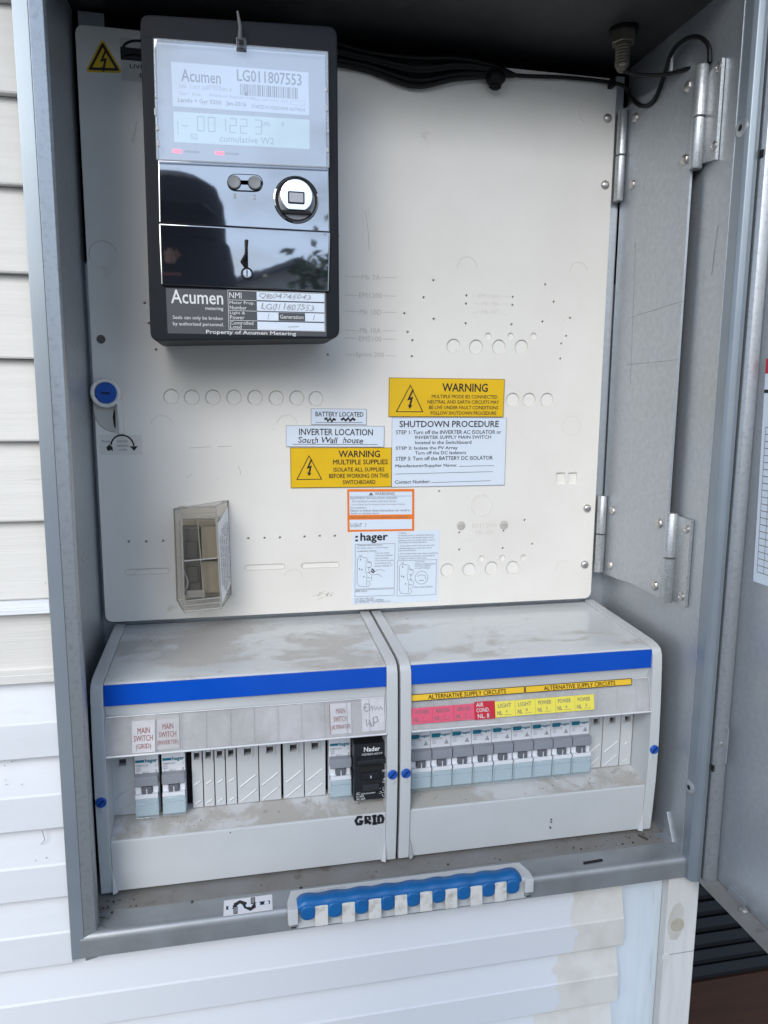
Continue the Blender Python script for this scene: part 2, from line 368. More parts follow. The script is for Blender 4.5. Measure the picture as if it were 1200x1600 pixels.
# clad wall ------------------------------------------------------------
WY = -140
wall = empty('clad_wall', (200, -100, -1150), 'white horizontal weatherboard wall the open grey meter box is set into', 'wall')
M().box(-1400, 478, -136, -60, -1150, -199).build('wall_core', blackhole, wall)
M().box(-1400, -9, -136, -60, -199, 900).build('wall_core', blackhole, wall)
M().box(-9, 486, -136, -60, 520, 900).build('wall_core', blackhole, wall)
def wboard(x0, x1, z0, h, m, flat=False):
    mid = z0+h*.47
    poly = [(-136.2, z0), (-148.6, z0), (-149.2, z0+.8), (-148.4, mid-.6), (-147.4, mid+.6), (-140.6, z0+h-.3), (-136.2, z0+h-.3)]
    if flat: poly = [(-136.2, z0), (-147.5, z0), (-148, z0+1), (-141.2, z0+h-.3), (-136.2, z0+h-.3)]
    return M().prism(poly, 'x', x0, x1).build('weatherboard', m, wall)
zs = [4.3-51.7*i for i in range(0, 4)]
for i, z in enumerate(zs):
    if z > -200: wboard(-900, -8.4, z-51.7, 51.7, wbwhite)
ze = [-202.5-51.7*i for i in range(0, 19)]
splits = [(371.5, -223.3), (360.8, -268.1), (344.7, -312.7)]
for i, z in enumerate(ze):
    m = two_tone('part_painted_cladding_%d' % i, splits[i][0]) if i < 3 else wbwhite
    wboard(-900, 417-2.2*i if i < 3 else 411, z-51.7, 51.7, m)
M().prism([(-136.2, 5), (-149, 5), (-149, 11), (-142, 12.5), (-142, 52), (-136.2, 52)], 'x', -900, -8.4).build('weatherboard', wbcream, wall, .4, seg=1)
M().box(-900, -8.4, -151, -136.2, 52.3, 61).build('trim_strip', trimw, wall, .6)
for k in range(16):
    z = 61.5+50.9*k
    wboard(-900, -8.4, z, 50.9, wbcream, True)
M().box(-1500, 2600, -600, -60, 790, 830).box(-1500, 2600, -615, -598, 750, 860).build('added_eave', trimw, wall, 2)  # unseen eave added to cut high sky light on the box
# crack and stains on the fresh boards
cr = M(); un_ = [(-40.2, -48.2), (-35.3, -65.6), (-31.1, -93.9), (-27.2, -118.0), (-9.6, 68.5), (26.4, -245.7)]
cr.tube([((-39.8, -72.3)[0], -146.4, (-39.8, -72.3)[1]), ((-37.8, -78.0)[0], -146.4, (-37.8, -78.0)[1]), ((-34.9, -83.0)[0], -146.4, (-34.9, -83.0)[1]), ((-36.9, -89.3)[0], -146.4, (-36.9, -89.3)[1])], .25, 5)
cr.tube([((-24.5, -111.4)[0], -146.4, (-24.5, -111.4)[1]), ((-21.9, -108.0)[0], -146.4, (-21.9, -108.0)[1]), ((-23.1, -101.2)[0], -146.4, (-23.1, -101.2)[1])], .22, 5)
for i in range(14):
    q = un_[i % len(un_)]; x = q[0]+random.uniform(-9, 9); z = q[1]+random.uniform(-5, 5)
    cr.lathe((x, -147.0, z), 'y', [(random.uniform(.15, .4), .5), (.2, -.7)], 5)
tagit(cr.build('paint_crack', crack, wall), kind='stuff')

# corner post --------------------------------------------------------
post = empty('corner_post', (455, -120, -1150), 'painted timber corner boards at the right end of the wall under the box', 'post')
M().box(411, 455, -141, -100, -1150, -198).build('corner_board', postw, post, .8)
M().box(455.3, 484, -149, -60, -1150, -198).build('corner_board', postc, post, 1.0)
kx, kz = (465.9, -242.9)
M().lathe((kx, -149, kz), 'y', [(6.2, .2), (6.2, -.25), (5.4, -.3)], 20).build('knot', knotm, post)
M().prism([(kx-8+dx, kz+dz) for dx, dz in ((-1, 0), (0, 10), (4, 19), (9, 21), (13, 15), (14, 6), (15, -3), (9, -14), (3, -13), (0, -6))], 'y', -148.5, -149.12).build('knot_stain', mat('knot_halo', (.50, .47, .41), .6, col2=(.58, .55, .50), scale=80), post)
nx, nz2 = (454.9, -271.7)
M().lathe((457.5, -149, nz2), 'y', [(3.8, .2), (3.8, -.4), (2.4, -.6)], 16).build('screw_cap', postc, post)
M().box(460, 483.5, -149.15, -148.5, nz2+1.6, nz2+2.1).build('joint_line', crack, post)

# dark place beyond the corner ------------------------------------------
scr = empty('slatted_screen', (700, 110, -1150), 'dark charcoal slatted screen in the gap right of the wall corner', 'screen')
M().box(486, 500, -60, 60, -1150, 500).build('screen_post', charcoal, scr, 1)
z = -360
for k in range(7):
    z0 = (679.0, -484.9)[1]+k*21
    M().prism([(40, z0), (49, z0+2), (52, z0+13), (45, z0+14), (39, z0+6)], 'x', 500, 900).build('slat', charcoal, scr, 1)
M().box(500, 2600, 60, 70, -1150, 900).build('screen_back', blackhole, scr)
bt = M().box(500, 900, 44, 58, -1150, (679.1, -486.7)[1]).box(500, 900, 40, 43.5, (679.1, -486.7)[1]-60, (679.1, -486.7)[1]-1).build('timber_boarding', brown, None)
tagit(bt, 'brown stained timber panel below the dark slatted screen', 'panel')

# ================================================================== METER BOX (steel cabinet)
box = empty('meter_box', (230, -70, -197), 'open galvanised steel meter box with its door swung out to the right', 'meter box')
M().box(-8, 478, 12, 15, -197, 300).build('back_panel', galv, box)
M().box(-8, 478, 150, 153, 300, 500).box(-8, 478, 12, 153, 298, 300.4).box(-8, -4, 12, 153, 300, 500).box(468, 471, 12, 153, 300, 500).box(-8, 478, 12, 153, 486, 489).build('added_black_recess', blackhole, box)  # recess added and coloured black to darken the gap above the board
M().box(451.5, 459.6, 4, 11, 24, 476).build('hinge_channel', galv, box, .4)
M().box((1.1, 482.3)[0], (20.2, 484.3)[0], 6, 9, 440, 484).build('hinge_channel', galv, box, .4)
M().box(-7.5, -4, -143, 12, -196, 486).build('side_wall', galv, box)
M().box(468, 471, -152, 12, -196, 486).build('side_wall', galv, box)
M().box(-4, 468, -150, 12, 486, 488).build('ceiling', mat('shaded_ceiling_steel', (.045, .048, .052), .5, .4, col2=(.035, .037, .04), scale=60), box)  # steel colour darkened to stand in for the shade up here
M().box(-8, 480, -153, -149, 485, 540).build('top_frame', trimgalv, box, 1)
# left frame: flat face, pitted rolled edge, inner lip
M().box(-8.3, .6, -152, -143, -197.5, 500).build('frame_face', trimgalv, box, .6)
M().prism([(.6, -151.8), (8.2, -149.5), (9.4, -147), (9.0, -140), (7.6, -140), (7.6, -146.6), (6.8, -148), (.6, -150)], 'z', -200, 500).build('rolled_edge', zinc, box, .5, smooth=True)
M().box(-4, 7.4, -143.5, -141.5, -196, 486).build('inner_lip', galv, box)
# right frame: crease, bead and flange
M().prism([(467.2, -146), (467.2, -156), (469, -159.2), (473, -160.5), (477, -159.2), (478.6, -156), (478.6, -152), (471.2, -152), (471.2, -146)], 'z', -197, 500).build('rolled_edge', trimgalv, box, .6, smooth=True)
M().box(466.6, 467.9, -146.6, -145.2, -190, 486).build('crease', galv, box, .3)
# sill
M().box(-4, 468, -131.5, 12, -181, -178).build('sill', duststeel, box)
M().prism([(-131.4, -178.4), (-147.5, -179.2), (-149.8, -179.9), (-151.4, -181.2), (-152.3, -183), (-152.6, -185), (-152.6, -197), (-150.6, -197), (-150.6, -181.4), (-131.4, -181)], 'x', -2, 470).build('sill_lip', facesteel, box, .4, smooth=True)
M().prism([(380.4, -143.0), (397.7, -142.0), (397.0, -144.5), (379.7, -145.4)], 'z', -179.6, -178.3).build('sill_slot', blackhole, box)
M().prism([(458, -119), (468, -119), (468, -134), (461, -134)], 'z', -178.2, -177.2).build('corner_bracket', galv, box, .3)
M().prism([(-134, -178), (-119, -178), (-119, -158), (-123, -156)], 'x', 466.4, 468).build('corner_bracket', galv, box, .3)
dome(M(), ((-138.9, -188.8)[0] and 460, -148, -185), 'y', 2.4, 2, -1).build('rivet', rivetm, box)
bits = M()
bits.tube([((443.8, -119.1)[0], (443.8, -119.1)[1], -177.4), ((447.8, -126.5)[0], (447.8, -126.5)[1], -177.2)], .8, 6)
for p in ((386.3, -127.4), (424.1, -127.4), (433.6, -127.4), (72.7, -132.8), (153.2, -132.1), (16.6, -133.8), (271.6, -126.2)):
    bits.lathe((p[0], p[1], -178), 'z', [(.9, -.2), (.9, .5), (.3, .9)], 7)
for i in range(60):
    x = random.choice((random.uniform(2, 30), random.uniform(2, 465), random.uniform(380, 465))); y = random.uniform(-130, -118); h = random.uniform(.2, .7)
    bits.lathe((x, y, -178), 'z', [(h*1.3, -.2), (h, h*.7), (h*.3, h)], 5)
for i in range(14):
    x = random.uniform(-1, 16); y = random.uniform(-150, -128); a = random.uniform(0, 6.3)
    bits.tube([(x, y, -178.6+random.uniform(0, 1)), (x+3*math.cos(a), y+3*math.sin(a), -178+random.uniform(0, 2)), (x+6*math.cos(a+.5), y+5*math.sin(a+.5), -178)], .22, 4)
tagit(bits.build('debris', mat('debris', (.05, .04, .03), .8), box), kind='stuff')
# bolts and rivets on walls
def rivet_at(c, ax, r, h, s, m=rivetm): return dome(M(), c, ax, r, h, s).build('rivet', m, box)
for p in ((-152.7, 382.0), (-150.3, -118.6)):
    M().lathe((467.8, p[0], p[1]), 'x', [(6, .4), (6, -1), (4.6, -1.8), (2.2, -1.8), (2.0, -.6)], 20).build('bolt', galv, box, smooth=True)
    M().cyl((467.8, p[0], p[1]), 'x', 1.9, -.4, -1.85, 12).build('bolt_hole', blackhole, box)
M().cyl((-4, -60, (-81.4, 68.9)[1]), 'x', 3, -.2, .5, 14).build('rivet', rivetm, box)

scr_ = M()
for (p, q) in (((-133.0, 320.7), (-129.6, 285.4)), ((-132.6, 317.1), (-130.8, 294.5))):
    scr_.tube([(467.95, p[0], p[1]), (467.95, (p[0]+q[0])/2+.5, (p[1]+q[1])/2), (467.95, q[0], q[1])], .4, 5)
for (p, q) in (((-28.2, 264.4), (-107.6, 269.1)), ((-27.3, 223.1), (-106.0, 223.8)), ((-29.8, 327.5), (-34.7, 205.9))):
    scr_.tube([(459.97, p[0], p[1]), (459.97, q[0], q[1])], .18, 4)
tagit(scr_.build('scratch', mat('scratch_line', (.22, .225, .23), .6), box), kind='stuff')
M().prism([(-147.6, 222.8), (-156.2, 224.2), (-157.2, 203.8), (-156.6, 178.1), (-148.3, 185.0), (-146.8, 204.0)], 'x', 467.8, 468.1).build('rust_stain', mat('rust_stain', (.36, .32, .27), .5, .5, col2=(.46, .46, .46), scale=70), box)
# hinge plate that links board and side wall --------------------------------
PX = 461
hp = empty('hinge_plate', (461, -50, 26), 'flat galvanised hinge plate standing edge-on right of the cream board', 'plate')
M().prism([(1.5, 25), (1.5, 449), (-5, 449), (-100, 444), (-105, 441), (-105, 101), (-103, 26), (-60, 28.5), (-30, 26)], 'x', 460, 462).build('plate', galv, hp)
for (a, b) in ((-18.2, 434.2), (-19.1, 378.7), (-94.9, 430.6), (-97.0, 376.5), (-15.7, 88.4), (-16.5, 36.1), (-94.2, 89.3), (-93.5, 35.5)):
    dome(M(), (460, a, b), 'x', 4.2, 2.4, -1).build('rivet', rivetm, hp)
def hinge(parent, x, y, z0, z1, r):
    zm = (z0+z1)/2
    M().lathe((x, y, 0), 'z', [(r*.8, zm+.5), (r, zm+1.2), (r, z1-1), (r*.9, z1)], 18).build('hinge_knuckle', hingem, parent, smooth=True)
    M().lathe((x, y, 0), 'z', [(r*.9, z0), (r, z0+1), (r, zm-.7), (r*.8, zm-.2)], 18).build('hinge_knuckle', hingem, parent, smooth=True)
hinge(hp, 455.5, -3.5, (454.3, 368.2)[1], (452.1, 445.6)[1], 4.4)
hinge(hp, 455.5, -3.5, (452.2, 26.9)[1], (451.3, 100.9)[1], 4.4)
hinge(hp, 461.5, -109, (459.2, 366.3)[1], (457.6, 439.9)[1], 5.0)
hinge(hp, 461.5, -109, (461.4, 25.6)[1], (460.0, 100.3)[1], 5.0)
M().prism([(-112, 370), (-112, 433), (-128, 438), (-128, 368)], 'x', 464.8, 467.6).build('hinge_leaf', hingem, hp, .4)
M().prism([(-112, 30), (-112, 98.5), (-130, 97.5), (-130, 26)], 'x', 464.8, 467.6).build('hinge_leaf', hingem, hp, .4)
for (a, b) in ((-125.2, 432.6), (-125.7, 378.3), (-125.1, 89.6), (-124.6, 34.0)):
    M().lathe((464.9, a, b), 'x', [(3.4, .2), (3.4, -1.2), (2.6, -1.8), (1.5, -1.8), (1.2, -1)], 14).build('rivet', rivetm, hp, smooth=True)
M().prism([(-66, 449), (-66, 466), (-70, 466), (-70, 449)], 'x', 459, 461).build('tab', galv, hp)

# door -------------------------------------------------------------------
DS = 491
M().box(DS, DS+1.5, -640, -150, -196, 500).build('door', galv, box)
door = bpy.data.objects['door']; ORG['door'] = ORG['meter_box']
M().box(475, DS, -640, -155, -197.5, -196.2).build('door_lip', duststeel, door, .3)
M().prism([(479.2, -152.5), (479.2, -159), (481, -162), (484.6, -163.6), (488, -163.6), (491, -161), (491, -152.5)], 'z', -196, 500).build('door_edge', zinc, door, .5, smooth=True)
M().prism([(-300, -196), (-300, -184), (-304, -184), (-304, -196)], 'x', 476, 490).build('lip_bracket', galv, door, .3)
M().prism([(-176, -196.2), (-196, -196.2), (-198, -190), (-178, -190)], 'x', 489, 490.9).build('door_gusset', galv, door, .3)
for (px, s) in (((1162,1422), 1), ):
    a = (486.4, -199.4)
    M().lathe((a[0], a[1], -196.2), 'z', [(3.4, 0), (3.4, 1.6), (2.2, 2.6)], 14).build('rivet', rivetm, door, smooth=True)
p = (-159.6, -77.1)
M().lathe((484, p[0], p[1]), 'x', [(4, 2), (4, -1.2), (2.6, -2.2)], 16).build('rivet', rivetm, door, smooth=True)
M().prism([(p[0]+7, p[1]+15), (p[0]-7, p[1]+15), (p[0]-7, p[1]-15), (p[0]+7, p[1]-15)], 'x', 485.5, 486.6).build('latch_pad', galv, door, .3)
for q in ((-160.1, -98.0), (-160.3, 363.5)):
    M().box(478.6, 479.4, q[0]-1.5, q[0]+1.5, q[1]-2.6, q[1]+2.6).build('door_hole', blackhole, door)

# ================================================================== CREAM BOARD
board = empty('backboard', (225, 2, 0), 'cream plastic backboard with rows of knockouts and small screw holes inside the box', 'panel')
big = [(61.0, 191.5), (77.6, 191.1), (94.9, 191.3), (112.4, 191.4), (130.0, 191.3), (147.9, 191.1), (165.5, 191.2), (182.1, 190.8),
       (362.6, 191.0), (378.8, 191.1), (396.4, 191.2),
       (305.3, 238.0), (326.3, 237.8), (348.0, 238.3), (369.5, 238.7), (303.7, 33.5), (325.0, 33.2), (347.1, 33.6), (368.2, 33.4)]
med = [(337.4, 247.6), (358.7, 248.1), (380.9, 248.7), (336.7, 43.2), (357.6, 43.1), (378.8, 42.9)]
tiny = [(285.7, 294.1), (277.0, 279.3), (259.9, 265.2), (263.0, 249.3), (267.4, 242.3), (267.1, 228.5), (286.5, 261.1), (316.1, 282.2), (316.0, 275.1), (316.0, 258.1), (359.5, 282.4), (359.5, 275.4), (359.2, 258.4), (390.1, 294.4), (399.0, 279.4), (388.8, 261.6), (415.7, 265.6), (412.6, 249.5), (408.1, 242.6), (407.8, 228.9), (192.3, 228.6),
        (42.5, 266.8), (45.4, 251.0), (50.1, 230.0), (21.6, 69.8), (35.8, 69.3), (49.8, 69.4), (121.7, 69.4), (135.8, 69.3), (149.3, 69.3), (171.0, 69.3), (184.6, 69.6), (198.3, 69.2), (294.6, 107.8), (314.7, 68.9), (358.0, 69.2), (378.6, 79.0), (387.2, 55.7), (315.0, 52.7), (357.8, 52.6)]
hole = (7.2, 237.3)
win = [((408.3, 112.3), (418.1, 123.7)), ((420.6, 112.1), (429.9, 123.6))]
slots = [((17.8, 41.5), (53.7, 44.5)), ((118.3, 40.8), (153.1, 45.3)), ((167.9, 40.6), (202.0, 45.2))]
loops = [rrect(0, 450, 0, 471.4, 6)]
loops += [circ(c[0], c[1], 6.5, 28) for c in big]+[circ(c[0], c[1], 3.2, 18) for c in med]+[circ(c[0], c[1], 1.35, 10) for c in tiny]
loops += [circ(hole[0], hole[1], 3.9, 18)]
loops += [rrect(a[0], b[0], a[1], b[1], .6, 2) for a, b in win]
slots = [((a[0], (a[1]+b[1])/2-2.5), (b[0], (a[1]+b[1])/2+2.5)) for a, b in slots]
loops += [rrect(a[0], b[0], a[1], b[1], 2.3, 5) for a, b in slots]
sheet('board', loops, .35, 4.65, cream, board, .35)
kb = None
def part_copies(name, proto, pts, parent):
    for i, c in enumerate(pts):
        o = proto if i == 0 else proto.copy()
        if i: COL.objects.link(o); o.parent = parent
        o.location = Vector((c[0], 0, c[1]))*S - ORG[parent.name]*S
def local(mm, name, m, parent, **k):      # mesh built round the origin, to be placed by part_copies
    ORG['_t'] = Vector((0, 0, 0)); o = mm.build(name, m, None, **k); o.parent = parent; return o
part_copies('knockout', local(M().lathe((0, 0, 0), 'y', [(6.2, 4), (6.2, 1.9), (5.7, 1.4)], 28), 'knockout', knock, board, smooth=True), big, board)
part_copies('knockout', local(M().lathe((0, 0, 0), 'y', [(3.05, 4), (3.05, 1.9), (2.7, 1.6)], 18), 'knockout', knock, board, smooth=True), med, board)
part_copies('screw_hole', local(M().cyl((0, 0, 0), 'y', 1.5, 3.0, 4.4, 10), 'screw_hole', moulddark, board), tiny, board)
M().cyl((hole[0], 0, hole[1]), 'y', 3.85, 2.0, 4.4, 18).build('plugged_hole', mat('grey_plug', (.13, .12, .11), .6), board)
for a, b in win: M().box(a[0]+.1, b[0]-.1, 2.2, 4.4, a[1]+.1, b[1]-.1).build('recess', knock, board)
for a, b in slots: M().prism(rrect(a[0]+.4, b[0]-.4, a[1]+.4, b[1]-.4, 1.8, 4), 'y', 1.1, 4.2).build('slot_knockout', knock, board)
# moulded rings and arcs; dark knockout arcs paint shade on the upper-left rims
for c in big:
    M().tube([(x, -.02, z) for x, z in circ(c[0], c[1], 6.55, 16, 50, 235)], .16, 4).build('moulded_shaded_ring', mat('shadow_moulding', (.50, .475, .43), .6) if 'shadow_moulding' not in MATS else MATS['shadow_moulding'], board)
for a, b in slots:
    M().tube([(x, -.02, z) for x, z in rrect(a[0]-.1, b[0]+.1, a[1]-.1, b[1]+.1, 2.4, 4)], .15, 4, True).build('moulded_shaded_ring', MATS['shadow_moulding'], board)
def arc(px, r, a0, a1, name='moulded_shaded_ring', w=.28, m=moulded):
    pts = [(x, -.05, z) for x, z in circ(px[0], px[1], r, 26, a0, a1)]
    M().tube(pts, w, 5, closed=(a1-a0 == 360)).build(name, m, board, smooth=True)
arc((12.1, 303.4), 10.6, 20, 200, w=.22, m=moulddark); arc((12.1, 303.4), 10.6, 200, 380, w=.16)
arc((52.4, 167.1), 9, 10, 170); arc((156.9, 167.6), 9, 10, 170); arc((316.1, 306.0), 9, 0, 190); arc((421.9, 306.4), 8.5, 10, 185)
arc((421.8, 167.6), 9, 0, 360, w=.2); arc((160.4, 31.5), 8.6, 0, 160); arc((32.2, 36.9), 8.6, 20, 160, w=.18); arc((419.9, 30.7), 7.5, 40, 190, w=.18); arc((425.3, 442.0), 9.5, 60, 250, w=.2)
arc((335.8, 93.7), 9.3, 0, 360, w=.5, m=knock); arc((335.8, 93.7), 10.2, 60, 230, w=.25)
for c in ((315.8, 75.5), (357.8, 75.0)):
    M().lathe((c[0], 0, c[1]), 'y', [(4, .3), (4, -.7), (3.4, -1.0)], 18).build('plug_screw', mat('plug_grey', (.50, .48, .44), .5), board, smooth=True)
    M().box(c[0]-2.6, c[0]+2.6, -1.12, -.9, c[1]-.45, c[1]+.45).build('plug_slot', moulddark, board)
# raised model names
emb = Lab((0, -.02, 471.4), (450, -.02, 471.4), (0, -.02, 0), .12)
def E_(t, a, b, k='m', bold=.006):    # a top-left, b bottom-right in mm
    emb.text(t, a[0]/450, 1-a[1]/471.4, b[0]/450, 1-b[1]/471.4, k, bold)
def EL(a, b, w=.5, k='m'): emb.line([(a[0]/450, 1-a[1]/471.4), (b[0]/450, 1-b[1]/471.4)], w, k)
for t, y, x0, x1 in (('Mk 7A', 434, 565, 594), ('EM1200', 462, 561, 597), ('Mk 10D', 488, 562, 596), ('Mk 10A', 517, 562, 595), ('EM5100', 530, 561, 596), ('Sprint 200', 556, 556, 601)):
    pass
E_('Mk 7A', (221.8, 296.3), (238.1, 292.2)); EL((207.4, 294.2), (220.7, 294.2)); EL((239.2, 294.3), (252.7, 294.9))
E_('EM1200', (219.6, 281.4), (239.9, 277.3)); EL((207.4, 278.8), (218.5, 278.7)); EL((241.0, 279.4), (252.3, 279.3))
E_('Mk 10D', (220.2, 267.5), (239.4, 263.2)); EL((207.4, 265.5), (219.1, 265.3)); EL((240.5, 265.4), (252.5, 265.8))
E_('Mk 10A', (220.2, 251.9), (238.9, 247.5)); EL((207.4, 249.4), (219.1, 249.2)); EL((240.0, 249.7), (252.6, 250.0))
E_('EM5100', (219.7, 244.9), (239.5, 240.4)); EL((207.4, 243.0), (218.6, 242.7)); EL((240.7, 242.6), (252.7, 242.9))
E_('Sprint 200', (216.9, 231.2), (241.9, 226.2)); EL((207.9, 228.9), (216.3, 228.5)); EL((243.1, 228.4), (252.3, 228.6))
E_('EM1200', (327.4, 284.0), (347.9, 280.8), 'f'); E_('Mk 10A', (331.1, 277.5), (346.9, 274.2), 'f'); E_('Mk 7C', (330.2, 270.3), (345.9, 266.9), 'f')
EL((321.5, 282.2), (327.4, 281.8), .4, 'f'); EL((321.7, 275.6), (330.0, 275.3), .4, 'f'); EL((321.9, 266.7), (329.0, 269.2), .4, 'f'); EL((349.0, 282.5), (355.7, 282.8), .4, 'f'); EL((349.2, 275.9), (355.9, 276.1), .4, 'f'); EL((347.0, 269.1), (354.4, 266.0), .4, 'f')
E_('EM1200', (326.9, 77.1), (350.9, 72.8), 'f'); E_('Mk 10A', (330.9, 70.3), (348.6, 66.7), 'f'); EL((321.2, 60.3), (329.8, 62.4), .4, 'f')
emb.flush(board, {'m': mat('relief_shade_grey', (.56, .53, .47), .5), 'f': mat('faint_moulding', (.68, .645, .58), .5)}, {'m': 'raised_lettering', 'f': 'raised_lettering'})  # flat letters; the greyer colour stands in for shading of raised type
# scuffs
for c in ((221.7, 337.7), (227.2, 340.6)):
    M().tube([(c[0], -.02, c[1]+14), (c[0]+2, -.02, c[1]-5), (c[0]+1, -.02, c[1]-18)], .12, 4).build('scratch', moulded, board)
# grime: a scuffed patch low on the board, scratches beside the meter
gr = mat('grime', (.40, .37, .29), .7); sc1 = (187.9, 14.9)
gm = M()
for i in range(16):
    a = R(random.uniform(0, 360)); q = random.uniform(3, 11)
    x, z = sc1[0]+q*math.cos(a), sc1[1]+.35*q*math.sin(a)
    gm.tube([(x, -.02, z), (x+random.uniform(-3, 3), -.02, z+random.uniform(-1, 1)), (x+random.uniform(-5, 5), -.02, z+random.uniform(-1.6, 1.6))], random.uniform(.1, .3), 4)
for i in range(26):
    x, z = random.uniform(4, 446), random.uniform(4, 440)
    if not (50 < x < 200 and z > 225): gm.lathe((x, 0, z), 'y', [(random.uniform(.25, .55), .1), (.15, -.15)], 5)
tagit(gm.build('grime', gr, board), kind='stuff')
sm = M()
for (p, q) in (((41.8, 405.3), (38.6, 388.5)), ((39.5, 397.5), (36.8, 389.8)), ((225.0, 348.2), (228.4, 316.1)), ((75.6, 126.9), (71.2, 123.7)), ((114.3, 133.1), (116.3, 125.3)), ((73.6, 148.7), (92.1, 149.7)), ((97.5, 149.7), (109.3, 150.2))):
    sm.tube([(p[0], -.02, p[1]), ((p[0]+q[0])/2+.6, -.02, (p[1]+q[1])/2), (q[0], -.02, q[1])], .16, 4)
tagit(sm.build('scratch', moulddark, board), kind='stuff')
# rivets along the right edge
for c in ((442.7, 438.6), (443.4, 382.7), (441.6, 88.9), (441.8, 33.7)):
    dome(M(), (c[0], 0, c[1]), 'y', 3.9, 2.6, -1).build('rivet', rivetm, board, smooth=True)

# quarter-turn lock on the left edge
lk = empty('panel_lock', (13, 0, 145), 'blue quarter-turn panel lock in a grey ring at the left edge of the board', 'lock')
c = (9.7, 194.2)
def ringpath(cx, cz, r): return [(cx+r*math.cos(R(a)), -5, cz+r*math.sin(R(a))) for a in range(0, 360, 12)]
M().tube(ringpath(c[0], c[1], 10.2), 1.8, 8, True).build('ring', knock, lk, smooth=True)
M().cyl((c[0], 0, c[1]), 'y', 10, 0, -3.2, 28).build('ring_base', moulded, lk)
M().lathe((c[0]+.6, 0, c[1]), 'y', [(8.4, -2), (8.4, -6.2), (7.8, -6.8)], 28).build('blue_disc', bluescrew, lk, smooth=True)
M().box(c[0]-3.6, c[0]+3.6, -7, -6.5, c[1]-1.1, c[1]+.7).build('slot', navy, lk)
a, b = (17.7, 188.6), (21.5, 160.9)
M().hexa([(a[0], -6, a[1]), (b[0], -6, a[1]), (b[0]+.5, -6, b[1]), (a[0]+1, -6, b[1]), (a[0], 0, a[1]), (b[0], 0, a[1]), (b[0]+.5, 0, b[1]), (a[0]+1, 0, b[1])]).build('latch_bar', knock, lk, .8)
q0 = (-0.9, 186.9); q1 = (15.4, 162.3)
pk = [(q0[0], q0[1]), (q1[0], q0[1]), (q1[0], q1[1])]+[(q1[0]-(q1[0]-q0[0])*math.sin(R(t)), q1[1]+(1-math.cos(R(t)))*(q0[1]-q1[1])*.7) for t in range(15, 91, 15)]
M().prism(pk, 'y', -.3, -.05).build('pocket', mat('pocket_grey', (.52, .505, .46), .5), lk)
M().tube([(x, -.3, z) for x, z in pk[2:]], .35, 5).build('pocket_edge', moulddark, lk)
M().tube([((15.3, 180.7)[0], -.4, (15.3, 180.7)[1]), ((14.7, 174.5)[0], -.4, (14.7, 174.5)[1]), ((15.1, 166.0)[0], -.4, (15.1, 166.0)[1])], [.5, 1.1, .6], 6).build('pocket_gap', blackhole, lk)

# ================================================================== SIGNS AND STICKERS ON THE BOARD
lb = sticker('warning_sign', 'larger yellow warning sign about multiple mode supplies, above the white shutdown notice', 'sign', (246.5, 209.7), (353.9, 209.7), (246.2, 175.5), yellow, 1.0, group='yellow warning signs')
lb.frame(0, 0, 1, 1, .35)
lb.text('WARNING', .455, .13, .85, .34, bold=.022)
lb.text('MULTIPLE MODE IES CONNECTED', .365, .425, .94, .515, bold=.009)
lb.text('NEUTRAL AND EARTH CIRCUITS MAY', .33, .565, .955, .655, bold=.012)
lb.text('BE LIVE UNDER FAULT CONDITIONS', .345, .71, .95, .80, bold=.012)
lb.text('FOLLOW SHUTDOWN PROCEDURE', .36, .855, .935, .945, bold=.012)
tri(lb, (.18, .19), (.065, .87), (.29, .87), 1.5); bolt(lb, .18, .55, .50)
lb.flush(lb.e, INK)
lb = sticker('warning_sign', 'yellow warning sign about multiple supplies, lower left beside the shutdown notice', 'sign', (159.1, 148.6), (249.4, 148.1), (159.2, 113.3), yellow, 1.0, group='yellow warning signs')
lb.frame(0, 0, 1, 1, .35)
lb.text('WARNING', .47, .075, .88, .24, bold=.022); lb.text('MULTIPLE SUPPLIES', .415, .30, .96, .42, bold=.02)
lb.text('ISOLATE ALL SUPPLIES', .42, .50, .925, .60, bold=.016); lb.text('BEFORE WORKING ON THIS', .375, .655, .97, .76, bold=.016); lb.text('SWITCHBOARD', .51, .82, .835, .92, bold=.016)
tri(lb, (.18, .20), (.06, .79), (.30, .785), 1.4); bolt(lb, .18, .50, .42)
lb.flush(lb.e, INK)
lb = sticker('shutdown_notice', 'white shutdown procedure notice with three printed steps under the upper yellow sign', 'sign', (249.3, 174.6), (356.9, 174.8), (249.4, 112.5), paper, .9)
lb.frame(0, 0, 1, 1, .25, 'grey')
lb.text('SHUTDOWN PROCEDURE', .065, .045, .93, .135, bold=.018)
for t, u0, v0, u1, v1 in (('STEP 1: Turn off the INVERTER AC ISOLATOR or', .035, .18, .955, .235), ('INVERTER SUPPLY MAIN SWITCH', .2, .258, .865, .305), ('located in the Switchboard', .2, .33, .69, .38), ('STEP 2: Isolate the PV Array', .035, .413, .57, .47), ('Turn off the DC Isolators', .2, .483, .645, .53), ('STEP 3: Turn off the BATTERY DC ISOLATOR', .035, .56, .885, .615), ('Manufacturer/Supplier Name:', .033, .67, .565, .725), ('Contact Number:', .03, .90, .335, .95)):
    lb.text(t, u0, v0, u1, v1, bold=.010)
lb.line([(.585, .71), (.90, .705)], .35); lb.line([(.03, .81), (.89, .795)], .35); lb.line([(.345, .943), (.87, .93)], .35)
lb.flush(lb.e, INK)
lb = sticker('inverter_label', 'white inverter location label with handwriting South wall house on a ruled line', 'label', (155.7, 168.0), (242.6, 167.2), (155.4, 149.4), paper, .8)
lb.frame(0, 0, 1, 1, .3, 'grey'); lb.text('INVERTER LOCATION', .13, .15, .88, .45, bold=.012)
